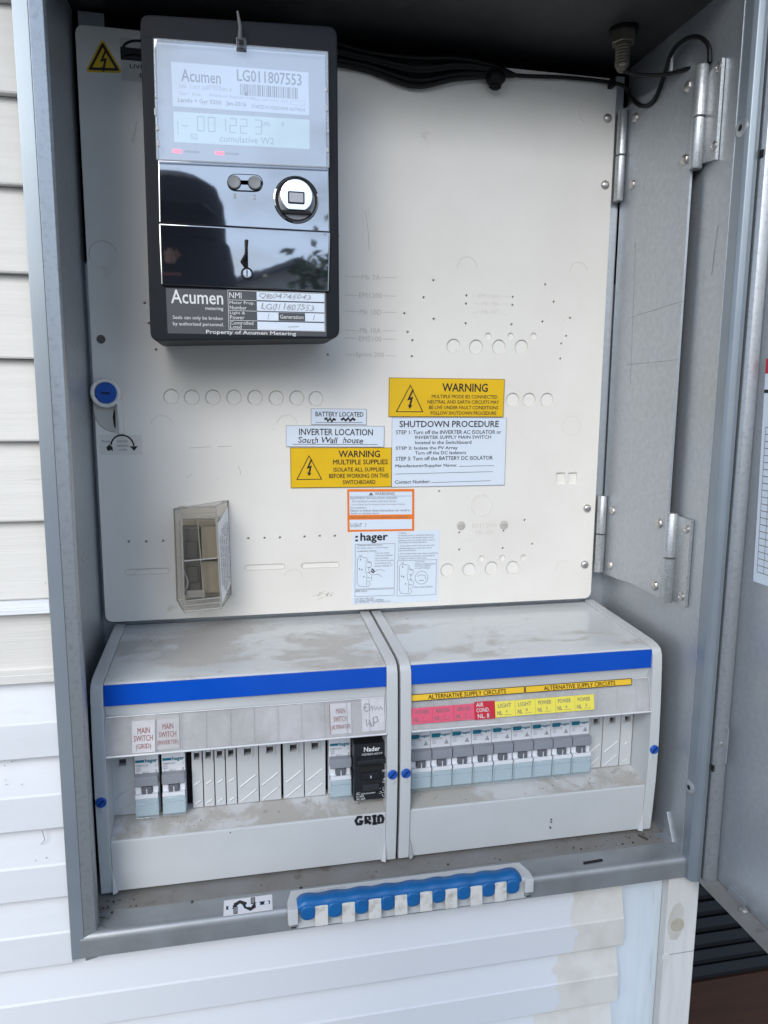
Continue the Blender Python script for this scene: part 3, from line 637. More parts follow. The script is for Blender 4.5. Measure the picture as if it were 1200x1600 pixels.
lb.text('South Wall  house', .12, .54, .78, .82, bold=.010, shear=.2, wob=.045); lb.line([(.065, .88), (.935, .88)], .4)
lb.flush(lb.e, INK)
lb = sticker('battery_label', 'small white battery located label with two scribbled black words', 'label', (177.4, 182.5), (226.5, 182.2), (177.3, 168.6), paper, .8)
lb.frame(0, 0, 1, 1, .3, 'grey'); lb.text('BATTERY LOCATED', .08, .20, .94, .49, bold=.012); lb.line([(.08, .86), (.93, .86)], .35)
lb.line([(.24, .68), (.28, .60), (.30, .78), (.34, .60), (.37, .82), (.40, .64), (.44, .72)], 2.2); lb.line([(.54, .72), (.58, .60), (.62, .74), (.67, .58), (.70, .76), (.75, .60), (.79, .72)], 2.2)
lb.flush(lb.e, INK)
lb = sticker('hazard_sticker', 'small orange bordered equipment warning sticker with light circuit written in pen', 'sticker', (209.2, 111.3), (270.9, 110.4), (209.6, 72.6), orange, .3)
lb.rect(.03, .06, .965, .60, 'paper', .1); lb.rect(.03, .715, .965, .95, 'paper', .1); lb.lift = .2
lb.poly([(.35, .065), (.385, .145), (.315, .145)], 'grey'); lb.text('WARNING', .405, .07, .70, .14, 'grey', .01); lb.line([(.03, .165), (.965, .165)], .25, 'grey')
for t, v, u1 in (('EQUIPMENT INSTALLATION HAZARD', .21, .74), ('- This installation contains solid state devices', .28, .72), ('- Live working may be attempted when the isolators feeding', .36, .85), ('the installation', .43, .28), ('Failure to follow these instructions can result in', .50, .93), ('death or serious injury', .57, .47)):
    lb.text(t, .045, v-.025, u1, v+.025, 'grey' if v > .45 or v < .25 else 'fade', .008)
lb.text('If the installation uses and is labelled for an emergency', .03, .645, .90, .685, 'grey', .006)
lb.text('LIGHT  7', .045, .80, .28, .89, 'grey', 0, 0, .07)
lb.flush(lb.e, INK, {'paper': 'writing_panel'})
lb = sticker('instruction_sticker', 'white safety switch instruction sticker with line drawings at the bottom of the board', 'sticker', (214.2, 72.5), (295.4, 71.9), (213.7, 5.1), paper, .25)
lb.text('hager', .09, .02, .395, .155, bold=.03); lb.rect(.03, .055, .06, .08); lb.rect(.03, .105, .06, .13)
lb.frame(.03, .17, .485, .79, .3, 'grey'); lb.frame(.03, .80, .485, .895, .3, 'grey'); lb.frame(.515, .41, .975, .91, .3, 'grey')
for t, u0, v, u1 in (('Customer user instructions', .05, .185, .34), ('For safety switch / circuit breaker', .05, .225, .41), ('combination devices', .05, .265, .27),
    ('Test the safety', .255, .30, .42), ('switch periodically', .255, .335, .46), ('approximately', .255, .37, .41), ('every three months', .255, .405, .47), ('by pressing test', .255, .44, .44), ('button marked "T"', .255, .475, .46),
    ('Tripping', .52, .03, .61), ('If tripping occurs, unplug all appliances', .52, .065, .94), ('Reset switch. Individually plug in each', .52, .10, .93), ('appliance until the safety switch trips to', .52, .135, .95), ('determine the faulty appliance', .52, .165, .85), ('1. If the safety switch does not trip with', .52, .21, .94), ('individual appliances, then the circuit', .52, .245, .91), ('may be overloaded', .52, .275, .72), ('2. If the safety switch trips with no appliances', .52, .32, .99), ('connected, the installation wiring may be', .52, .355, .95), ('damaged. Contact an electrician', .52, .385, .85),
    ('Trip to flag', .72, .435, .83), ('if there is a fault current', .72, .465, .96), ('(thermal, magnetic', .72, .495, .91), ('or earth leakage)', .72, .525, .90), ('Fault current indicator', .72, .79, .94), ('MBTR 5 EN 00', .04, .82, .17), ('Hager Electro 1800 - 0873', .03, .925, .25), ('61 2 - LOCALLY APPROVED - AUSTRALIA', .03, .95, .36), ('Tel: 1300 850 253    www.hagerelectro.com', .03, .975, .44)):
    lb.text(t, u0, v-.011, u1, v+.011, 'grey', .004)
for ox, oy in ((.055, .32), (.54, .44)):
    def O(pts): return [(ox+x, oy+y) for x, y in pts]
    lb.line(O([(0, .05), (.02, .02), (.11, .04), (.12, .09), (.16, .10), (.16, .16), (.13, .18), (.14, .26), (.17, .27), (.16, .36), (.12, .36), (.15, .40), (.13, .44), (.02, .43), (0, .38)]), .35, 'grey', True)
    lb.line(O([(.10, .06), (.10, .14), (.09, .20), (.11, .28), (.11, .42)]), .3, 'grey'); lb.line(O([(.03, .02), (.03, -.01)]), .3, 'grey'); lb.line(O([(.045, .02), (.045, -.01)]), .3, 'grey')
    for dx, dy in ((.03, .05), (.02, .18), (.045, .19), (.07, .29)): lb.rect(ox+dx, oy+dy, ox+dx+.012, oy+dy+.02, 'grey')
    for k in range(4): lb.line(O([(.115, .10+.07*k), (.15, .11+.07*k)]), .5, 'grey')
lb.line([(.22, .51), (.25, .55), (.24, .57), (.21, .54)], 1.2); lb.line([(.25, .56), (.28, .53), (.33, .53), (.37, .55)], .35, 'grey'); lb.line([(.24, .60), (.29, .59), (.34, .63)], .35, 'grey')
lb.line([(.80+.075*math.cos(R(a)), .66+.09*math.sin(R(a))) for a in range(0, 360, 15)], .35, 'grey', True); lb.line([(.75, .64), (.79, .62), (.84, .63), (.85, .68)], .4, 'grey'); lb.line([(.77, .70), (.83, .70)], .5, 'grey')
lb.flush(lb.e, INK)
lb = sticker('lock_instruction_sticker', 'pale sticker with black curved arrow saying press and turn clockwise, under the blue lock', 'sticker', (2.2, 159.7), (35.6, 159.7), (2.5, 143.3), mat('pale_sticker', (.70, .67, .62), .35), .2)
lb.text('Press', .06, .24, .25, .36, 'grey', .004); lb.text('and turn', .42, .22, .66, .36, 'grey', .004); lb.text('clockwise', .40, .46, .68, .58, 'grey', .004); lb.text('to lock', .45, .66, .64, .78, 'grey', .004)
lb.line([(.535+.27*math.cos(R(a)), .56-.56*math.sin(R(a))) for a in range(172, 0, -9)], 1.3)
lb.poly([(.70, .56), (.90, .56), (.81, .80)]); lb.poly([(.15, .62), (.23, .46), (.30, .60), (.30, .82), (.26, .74), (.18, .80)])
lb.flush(lb.e, INK)
# hazard triangle and live sticker top left
ta, tb, tcn = (19.3, 463.2), (33.3, 439.8), (5.5, 438.3)
hz = empty('hazard_triangle', (ta[0], 0, tb[1]), 'yellow black bordered electric shock triangle in the top left corner of the board', 'sticker')
cx_, cz_ = (ta[0]+tb[0]+tcn[0])/3, (ta[1]+tb[1]+tcn[1])/3
def tri_out(k, r=2.2):
    P = [Vector((cx_+(q[0]-cx_)*k, cz_+(q[1]-cz_)*k)) for q in (ta, tcn, tb)]; out = []
    for i in range(3):
        a, b, c = P[i-1], P[i], P[(i+1) % 3]
        out += [b+(a-b).normalized()*r, b+((a-b).normalized()+(c-b).normalized())*r*.28, b+(c-b).normalized()*r]
    return [(v.x, v.y) for v in out]
M().prism(tri_out(1, 3), 'y', 0, -.4).build('plate', yellow, hz); M().prism(tri_out(.84, 1), 'y', -.3, -.5).build('border', ink, hz); M().prism(tri_out(.60, .5), 'y', -.4, -.6).build('field', yellow, hz)
hl = Lab((cx_-16, -.62, cz_+18), (cx_+16, -.62, cz_+18), (cx_-16, -.62, cz_-14)); bolt(hl, .5, .56, .52); hl.flush(hz, INK, {'ink': 'warning_symbol'})
lv = (32.1, 467.3); lv2 = (50.9, 452.6)
lb = sticker('live_parts_sticker', 'dark live parts sticker half hidden behind the upper left of the meter', 'sticker', (lv[0], lv[1]-2), (lv[0]+30, lv[1]-2), (lv[0], lv2[1]-18), mat('clear_sticker', (.62, .59, .53), .4), .2)
lb.rect(0, .22, 1, .52); lb.line([(.5+.42*math.cos(R(a)), .24-.20*math.sin(R(a))) for a in range(0, 181, 15)], 2)
lb.line([(.12, .42), (.35, .36), (.6, .44)], 1.0, 'red'); lb.text('LIVE PARTS', .22, .60, 1.2, .70, bold=.02); lb.text('BEHIND', .46, .80, 1.1, .90, bold=.02)
lb.g['ink'].v  # lettering runs on behind the meter
lb.flush(lb.e, INK)

# ================================================================== ELECTRICITY METER
FY = -82
mt = empty('electricity_meter', (122, 0, 232), 'charcoal electricity meter with clear display window and glossy black cover', 'meter')
def F(px): return px
tl, tr, br, bl = (55.3, 446.8), (189.7, 452.2), (191.1, 235.9), (53.9, 230.9)
def quadround(q, r, n=5):        # rounded quad outline, q = TL,TR,BR,BL
    P = [Vector(a) for a in q]; out = []
    for i in range(4):
        a, b, c = P[i-1], P[i], P[(i+1) % 4]; d1 = (a-b).normalized(); d2 = (c-b).normalized()
        p0, p2 = b+d1*r, b+d2*r
        for k in range(n+1):
            t = k/n; out.append(tuple(p0*(1-t)**2+b*2*t*(1-t)+p2*t*t))
    return out
outq = quadround([tl, tr, br, bl], 7)
M().prism([(a+(122-a)*.0, b) for a, b in outq], 'y', FY, -24).build('housing', blackp, mt, 1.6)
M().prism([(122+(a-122)*.985, 340+(b-340)*.985) for a, b in outq], 'y', -26, 0).build('base', undergrey, mt, .8)
def pl(name, q, y, m, dy=2.5, bevel=.6, parent=None, r=0):
    pts = quadround(q, r) if r else q
    return M().prism(pts, 'y', y, y+dy).build(name, m, parent or mt, bevel)
# glossy middle panel, lower terminal cover
pl('front_panel', [(63.9, 353.9), (182.8, 356.7), (183.5, 311.9), (63.2, 312.3)], -83.2, gloss, 3, .8)
pl('terminal_cover', [(62.9, 311.7), (183.9, 311.7), (182.7, 269.4), (63.0, 269.6)], -84.5, gloss, 5, 1.2)
s1, s2, s3, s4 = (54.4, 310.8), (62.2, 310.8), (184.1, 310.3), (191.2, 310.2)
M().box(s1[0]+.4, s2[0], FY-.12, FY+1, s1[1]-.45, s1[1]+.1).box(s3[0], s4[0]-.4, FY-.12, FY+1, s4[1]-.45, s4[1]+.1).build('seam', blackhole, mt)
t1, t2 = (57.2, 432.7), (190.5, 434.2)
M().hexa([(t1[0], FY-.12, t1[1]+.4), (t2[0], FY-.12, t2[1]+.4), (t2[0], FY-.12, t2[1]-.1), (t1[0], FY-.12, t1[1]-.1)]+[(t1[0], FY+1, t1[1]+.4), (t2[0], FY+1, t2[1]+.4), (t2[0], FY+1, t2[1]-.1), (t1[0], FY+1, t1[1]-.1)]).build('seam', blackhole, mt)
# display window
W4 = [(64.4, 429.7), (181.9, 432.2), (182.5, 355.7), (63.6, 352.9)]
pl('display_panel', [(a+(122-a)*.02, b) for a, b in W4], -82.6, mat('display_back', (.34, .37, .41), .4), 1.5, 0)
wl = Lab(((74.7, 418.2)[0], -82.9, (74.7, 418.2)[1]), ((168.9, 419.6)[0], -82.9, (168.9, 419.6)[1]), ((75.0, 389.7)[0], -82.9, (75.0, 389.7)[1]), .08)
wl.plate('nameplate', paper, mt, .25, .05)
wl.text('Acumen', .07, .15, .35, .42, 'grey', .012); wl.text('metering', .25, .45, .35, .52, 'fade', 0)
wl.text('LG011807553', .47, .06, .945, .32, 'grey', .018)
x = .49
while x < .91:
    bw = random.choice((.004, .006, .010)); wl.rect(x, .38, x+bw, .64, 'grey'); x += bw+random.choice((.004, .006, .009))
wl.line([(.03, .50), (.97, .71)], .2, 'fade') if False else None
wl.text('S/N   110/7 240V 10 (100) A', .05, .50, .43, .60, 'fade'); wl.text('Class 1   50 Hz', .05, .66, .2, .73, 'fade'); wl.text('Watthour Register kWh', .26, .66, .60, .74, 'fade'); wl.rect(.52, .57, .545, .645, 'grey')
wl.text('Project NMS 010254   22/15', .58, .69, .84, .75, 'fade'); wl.frame(.86, .68, .97, .78, .2, 'fade')
wl.text('Landis + Gyr E350   Jan-2016', .04, .80, .53, .92, 'grey', .006); wl.text('STARTED IN MELBOURNE AUSTRALIA', .57, .84, .97, .92, 'grey')
wl.flush(mt, INK)
ll = Lab(((75.3, 386.4)[0], -82.9, (75.3, 386.4)[1]), ((169.5, 388.3)[0], -82.9, (169.5, 388.3)[1]), ((75.1, 366.4)[0], -82.9, (75.1, 366.4)[1]), .08)
ll.plate('display', lcdm, mt, .25, .05)
seg = {'0': 'abcdef', '1': 'bc', '2': 'abged', '3': 'abgcd'}
def digit(ch, u, v, a, b):
    P = {'a': ((0, 0), (1, 0)), 'b': ((1, 0), (1, .5)), 'c': ((1, .5), (1, 1)), 'd': ((0, 1), (1, 1)), 'e': ((0, .5), (0, 1)), 'f': ((0, 0), (0, .5)), 'g': ((0, .5), (1, .5))}
    for s_ in seg[ch]: ll.line([(u+a*x_, v+b*y_) for x_, y_ in P[s_]], .55, 'fade')
for i, ch in enumerate('001223'): digit(ch, .17+.078*i+(.03 if i == 5 else 0), .12, .048, .46)
ll.text('kWh', .64, .15, .70, .32, 'fade', .01); ll.text('P', .79, .15, .81, .30, 'fade'); ll.text('02', .12, .68, .17, .88, 'fade'); ll.text('cumulative W2', .33, .68, .73, .90, 'fade', .008); ll.line([(.03, .3), (.03, .75)], .5, 'fade'); ll.line([(.06, .45), (.10, .45)], .6, 'fade')
ll.flush(mt, {'fade': mat('lcd_segment', (.30, .40, .41), .4)}, {'fade': 'display_digits'})
for p in ((77.0, 360.7), (105.8, 361.4)):
    M().box(p[0]-3.0, p[0]+3.0, -83.0, -82.4, p[1]-1.1, p[1]+1.1).build('indicator_light', redled, mt, .3)
for p in ((87.0, 361.0), (114.2, 361.6)):
    M().box(p[0]-5, p[0]+5, -82.75, -82.4, p[1]-.6, p[1]+.6).build('lettering', greyink, mt)
pl('window_cover', W4, -87.5, glass, 1.8, .3)
e = M()
for a, b in ((0, 1), (1, 2), (2, 3), (3, 0)): e.tube([(W4[a][0], -87.3, W4[a][1]), (W4[b][0], -87.3, W4[b][1])], .55, 6)
e.build('window_edge', clear('clear_edge', (.9, .92, .94), .35, (.75, .78, .82), .05), mt, smooth=True)
for (a, b) in ((64.5, 393.9), (63.7, 383.7), (65.0, 373.5), (65.1, 363.2), (181.1, 407.8), (181.5, 395.1), (181.9, 380.2), (181.8, 367.2)):
    M().box(a-.8, a+.8, -88.2, -86.5, b-random.uniform(1.2, 2.6), b+random.uniform(.8, 2.4)).build('window_clip', mat('clip_plastic', (.42, .44, .47), .25) if 'clip_plastic' not in MATS else MATS['clip_plastic'], mt, .3)
# buttons
pb = [(110.7, 347.9), (135.8, 348.6), (135.6, 336.9), (110.5, 336.3)]
pl('button_surround', pb, -83.9, blackhole, 1.0, 0, r=6.5)
pl('button_panel', [(a+(sum(q[0] for q in pb)/4-a)*.045, b+(sum(q[1] for q in pb)/4-b)*.10) for a, b in pb], -84.2, gloss, 1.0, .1, r=6)
for p in ((115.5, 341.9), (129.8, 342.3)):
    M().lathe((p[0], 0, p[1]), 'y', [(4.9, -83.5), (4.9, -84.5), (4.5, -84.6)], 20).build('button_ring', blackhole, mt)
    M().lathe((p[0], 0, p[1]), 'y', [(4.4, -83.5), (4.4, -86), (3.9, -86.6), (2.2, -86.2)], 20).build('button', butgrey, mt, smooth=True)
bt_ = Lab(((110.4, 335.4)[0], -83.3, (110.4, 335.4)[1]), ((135.6, 336.0)[0], -83.3, (135.6, 336.0)[1]), ((110.3, 330.2)[0], -83.3, (110.3, 330.2)[1]))
bt_.text('1', .18, .12, .25, .75, 'fade', .01); bt_.text('2', .72, .15, .81, .8, 'fade', .01); bt_.flush(mt, INK)
# optical port
p = (159.3, 333.0)
M().lathe((p[0], 0, p[1]), 'y', [(16.4, -82), (16.4, -84.0), (15.4, -84.4), (15.2, -83.4)], 36).build('port_ring', gloss, mt, smooth=True)
M().cyl((p[0], 0, p[1]), 'y', 15.1, -82, -83.6, 36).build('port_well', blackhole, mt)
M().lathe((p[0]+.3, 0, p[1]-.6), 'y', [(13.2, -83), (13.2, -84.2), (12.9, -84.3)], 32).build('port_disc', mat('port_grey', (.20, .21, .23), .3), mt, smooth=True)
q = (159.1, 334.7)
M().prism([(q[0]+11.4*math.cos(R(a)), max(q[1]+11.4*math.sin(R(a)), q[1]-9.6)) for a in range(0, 360, 10)], 'y', -83.5, -88).build('optical_port', silver, mt, .5)
M().prism([(q[0]+10.6*math.cos(R(a)), q[1]-9.9-(1.9 if math.sin(R(a)) < 0 else 0)) for a in (0, 180, 200, 340)], 'y', -83.5, -87).build('port_shadow_step', blackhole, mt)
q = (158.9, 333.3)
pl('port_frame', rrect(q[0]-6, q[0]+6, q[1]-4.2, q[1]+4.2, 1), -88.6, blackp, 1, .1); pl('port_window', rrect(q[0]-5, q[0]+5, q[1]-3.2, q[1]+3.2, .6), -88.9, mat('port_lens', (.42, .43, .46), .15), 1, .1)
# seal slot on the terminal cover
a, b = (121.8, 303.6), (124.1, 282.4)
M().prism(rrect(a[0], b[0], b[1], a[1], 1.2), 'y', -85, -83).build('seal_slot', blackhole, mt)
c = (123.1, 280.0)
M().lathe((c[0], 0, c[1]), 'y', [(4.4, -84), (4.4, -85.2), (4.0, -85.3)], 20).build('screw_recess', blackhole, mt)
M().lathe((c[0], 0, c[1]), 'y', [(3.4, -84), (3.4, -86), (2.8, -86.5)], 18).build('screw', silver, mt, smooth=True)
M().box(c[0]-.4, c[0]+.4, -86.8, -86.3, c[1]-2.4, c[1]+2.4).build('screw_slot', blackhole, mt)
M().tube([((123.6, 303.0)[0], -86, (123.6, 303.0)[1]), ((122.5, 292.8)[0], -87.5, (122.5, 292.8)[1]), ((120.1, 288.3)[0], -87, (120.1, 288.3)[1]), ((123.2, 283.1)[0], -87, (123.2, 283.1)[1])], [1, 1.1, 1.6, .8], 8).build('seal_wire', cablem, mt, smooth=True)
# owner's plate
ol = Lab(((65.9, 268.2)[0], -82.4, (65.9, 268.2)[1]), ((181.0, 268.6)[0], -82.4, (181.0, 268.6)[1]), ((66.1, 236.6)[0], -82.4, (66.1, 236.6)[1]))
ol.plate('owner_plate', platedark, mt, .4, .1)
ol.text('Acumen', .03, .03, .345, .33, 'white', .012); ol.text('metering', .235, .385, .345, .48, 'white', .004)
ol.text('Seals can only be broken', .035, .60, .34, .70, 'white', .004); ol.text('by authorised personnel.', .035, .74, .345, .84, 'white', .004)
ol.text('Property of Acumen Metering', .235, .905, .80, 1.01, 'white', .014)
for v0, v1 in ((.02, .205), (.235, .445), (.47, .66), (.69, .87)): ol.rect(.555, v0, .985, v1, 'paper', .1)
ol.lift = .2
ol.rect(.69, .475, .86, .655, 'dark'); ol.lift = .3
for t, u0, v0, u1, v1 in (('NMI', .385, .05, .46, .18), ('Meter Prop.', .385, .245, .54, .33), ('Number', .385, .345, .49, .43), ('Light &', .385, .475, .48, .555), ('Power', .385, .565, .475, .65), ('Controlled', .385, .69, .53, .77), ('Load', .385, .78, .455, .86), ('Generation', .70, .52, .85, .61)):
    ol.text(t, u0, v0, u1, v1, 'white', .004)
ol.frame(.375, .0, .99, .885, .3, 'white')
for v in (.22, .457, .675): ol.line([(.375, v), (.555, v)], .3, 'white')
ol.text('QB04745043', .57, .05, .90, .18, 'fade', .004, .25, .07); ol.text('LG011807553', .58, .275, .92, .41, 'fade', .004, .25, .08); ol.text('1', .62, .5, .632, .63, 'fade', 0, .3); ol.text('1', .91, .5, .925, .63, 'fade', 0, .3); ol.line([(.75, .80), (.82, .78)], .5, 'fade')
ol.flush(mt, INK, {'paper': 'writing_panel', 'dark': 'writing_panel'})
# lead seal with pin at the top of the window
a, b = (120.1, 450.2), (122.3, 431.9)
M().tube([(a[0], -92, a[1]), (a[0]+1.5, -91, (a[1]+b[1])/2), (b[0]-1, -89, b[1]+2)], [.8, 1.3, 1.7], 8).build('seal_pin', mat('pin_grey', (.12, .12, .12), .4), mt, smooth=True)
M().box(b[0]-3.6, b[0]+3.6, -90.5, -85, b[1]-4.2, b[1]+3.2).build('seal', clear('seal_clear', (.5, .5, .5), .3, (.1, .1, .1), .05), mt, .6)
M().box(b[0]-1.5, b[0]+1.5, -91, -86, b[1]-2, b[1]+1).build('seal_core', blackhole, mt, .3)

# ================================================================== SERVICE FUSE UNDER SMOKY COVER
fu = empty('service_fuse', (72, 0, 5), 'clear smoky plastic fuse cover over a service fuse at lower left of the board', 'fuse cover')
fy = -42
ftl, ftr, fbr, fbl = (68.5, 104.5), (95.5, 104.4), (97.9, 19.5), (68.2, 17.7)
btl, btr, bbr, bbl = (59.8, 96.9), (104.9, 103.2), (105.7, 19.9), (59.7, 16.3)
def F3(p, y): return (p[0], y, p[1])
shell = M(); fr = [F3(p, fy) for p in (ftl, ftr, fbr, fbl)]; bk = [F3(p, -.5) for p in (btl, btr, bbr, bbl)]
shell.hexa(fr+bk); shell.build('cover', smoky, fu, 1.2)
ed = M()
for i in range(4):
    ed.tube([fr[i], fr[(i+1) % 4]], .9, 6); ed.tube([fr[i], bk[i]], .7, 6); ed.tube([bk[i], bk[(i+1) % 4]], .7, 6)
mx_, mz_ = (fr[0][0]+fr[1][0])/2, (fr[0][2]+fr[3][2])/2
ed.tube([(fr[0][0], fy-.2, fr[0][2]-5), (fr[1][0], fy-.2, fr[1][2]-5)], .5, 6); ed.tube([(fr[0][0]+1, fy-.2, fr[0][2]-9), (fr[1][0]-1, fy-.2, fr[1][2]-9)], .8, 6)
ed.tube([(fr[0][0]+1, fy+.5, mz_-1), (fr[1][0], fy+.5, mz_+.5)], .7, 6); ed.tube([(mx_-1, fy+.5, fr[0][2]-10), (mx_+2, fy+.5, fr[3][2]+9)], .5, 6)
ed.tube([(fr[3][0], fy-.2, fr[3][2]+5), (fr[2][0], fy-.2, fr[2][2]+5)], .6, 6); ed.tube([(fr[3][0], fy-.2, fr[3][2]+9), (fr[2][0], fy-.2, fr[2][2]+9)], .5, 6)
ed.build('cover_edge', smokedge, fu, smooth=True)
bx0, bx1 = btl[0]+5, btr[0]-7; bz0, bz1 = bbl[1]+9, btl[1]-7; bm_ = bx0+(bx1-bx0)*.52
M().box(bx0, bx1, -20, -1, bz0, bz1).build('fuse_base', fusebody, fu, 1)
M().box(bm_+1, bx1-1, -33, -19, bz0+5, (bz0+bz1)/2-1).box(bm_+1, bx1-1, -33, -19, (bz0+bz1)/2+1.5, bz1-4).build('fuse_base', mat('fuse_olive', (.26, .225, .16), .45), fu, 1)
M().box(bx0+2, bm_-.5, -33, -19, bz0+4, bz1-4).build('fuse_carrier', mat('carrier_grey', (.085, .08, .072), .4), fu, 1.4)
M().box(bx0+4, bm_-2, -36, -32, (bz0+bz1)/2+3, (bz0+bz1)/2+17).build('fuse_carrier', fusedark, fu, 1.2)
M().box(bx0+4, bm_-2, -36, -32, (bz0+bz1)/2-17, (bz0+bz1)/2-4).build('fuse_carrier', fusedark, fu, 1.2)
M().tube(smoothpts([(bx0+3.5, -36, (bz0+bz1)/2-6), (bx0+6.5, -37.5, (bz0+bz1)/2-16), (bx0+4.5, -37, bz0+9)]), .8, 6).build('cover_edge', smokedge, fu, smooth=True)
M().box(bx0+5, bm_+3, -38, -36, bz0+3, bz0+9).build('cover_edge', smokedge, fu, .5)
# paper on the sloping right side
A, B, C_ = Vector(fr[1]), Vector(bk[1]), Vector(fr[2])
nrm = Vector((1, -.1, 0))
def SP(s, t): # s from front to back, t from top to bottom
    top = Vector(fr[1]).lerp(Vector(bk[1]), s); bot = Vector(fr[2]).lerp(Vector(bk[2]), s); return top.lerp(bot, t)
sd_ = (Vector(bk[1])-Vector(fr[1])).cross(Vector(fr[2])-Vector(fr[1])); sd_.normalize()
if sd_.x < 0: sd_ = -sd_
sl_ = Lab(SP(.06, .10)+sd_*.5, SP(.94, .10)+sd_*.5, SP(.06, .93)+sd_*.5, .15); sl_.n = sd_
M().add([SP(.05, .17)+sd_*.45, SP(.95, .06)+sd_*.45, SP(.95, .88)+sd_*.45, SP(.05, .96)+sd_*.45, SP(.05, .17)+sd_*.2, SP(.95, .06)+sd_*.2, SP(.95, .88)+sd_*.2, SP(.05, .96)+sd_*.2], [(0, 1, 2, 3), (7, 6, 5, 4), (0, 4, 5, 1), (1, 5, 6, 2), (2, 6, 7, 3), (3, 7, 4, 0)]).build('side_label', mat('bright_paper', (.88, .89, .92), .5), fu)
vs_, fs_ = None, None
for k, (u, t0, t1, tx) in enumerate(((.14, .30, .80, 'SERVICE FUSE ISOLATING LINK ONLY'), (.30, .24, .86, 'DANGER DO NOT REMOVE OR INSERT UNDER LOAD'), (.46, .22, .90, 'REMOVAL BY AUTHORISED PERSONS ONLY  FUSE 80A'), (.62, .20, .86, 'ELECTRICITY NETWORKS SEAL MUST BE INTACT'), (.78, .22, .84, 'FOR FAULTS CALL SUPPLY AUTHORITY'))):
    gv, gf = glyphs(tx, .012)
    sl_.m('grey').add([SP(u+.10*b_, t1+(t0-t1)*a_)+sd_*.62 for a_, b_ in gv], gf)
sl_.flush(fu, INK)

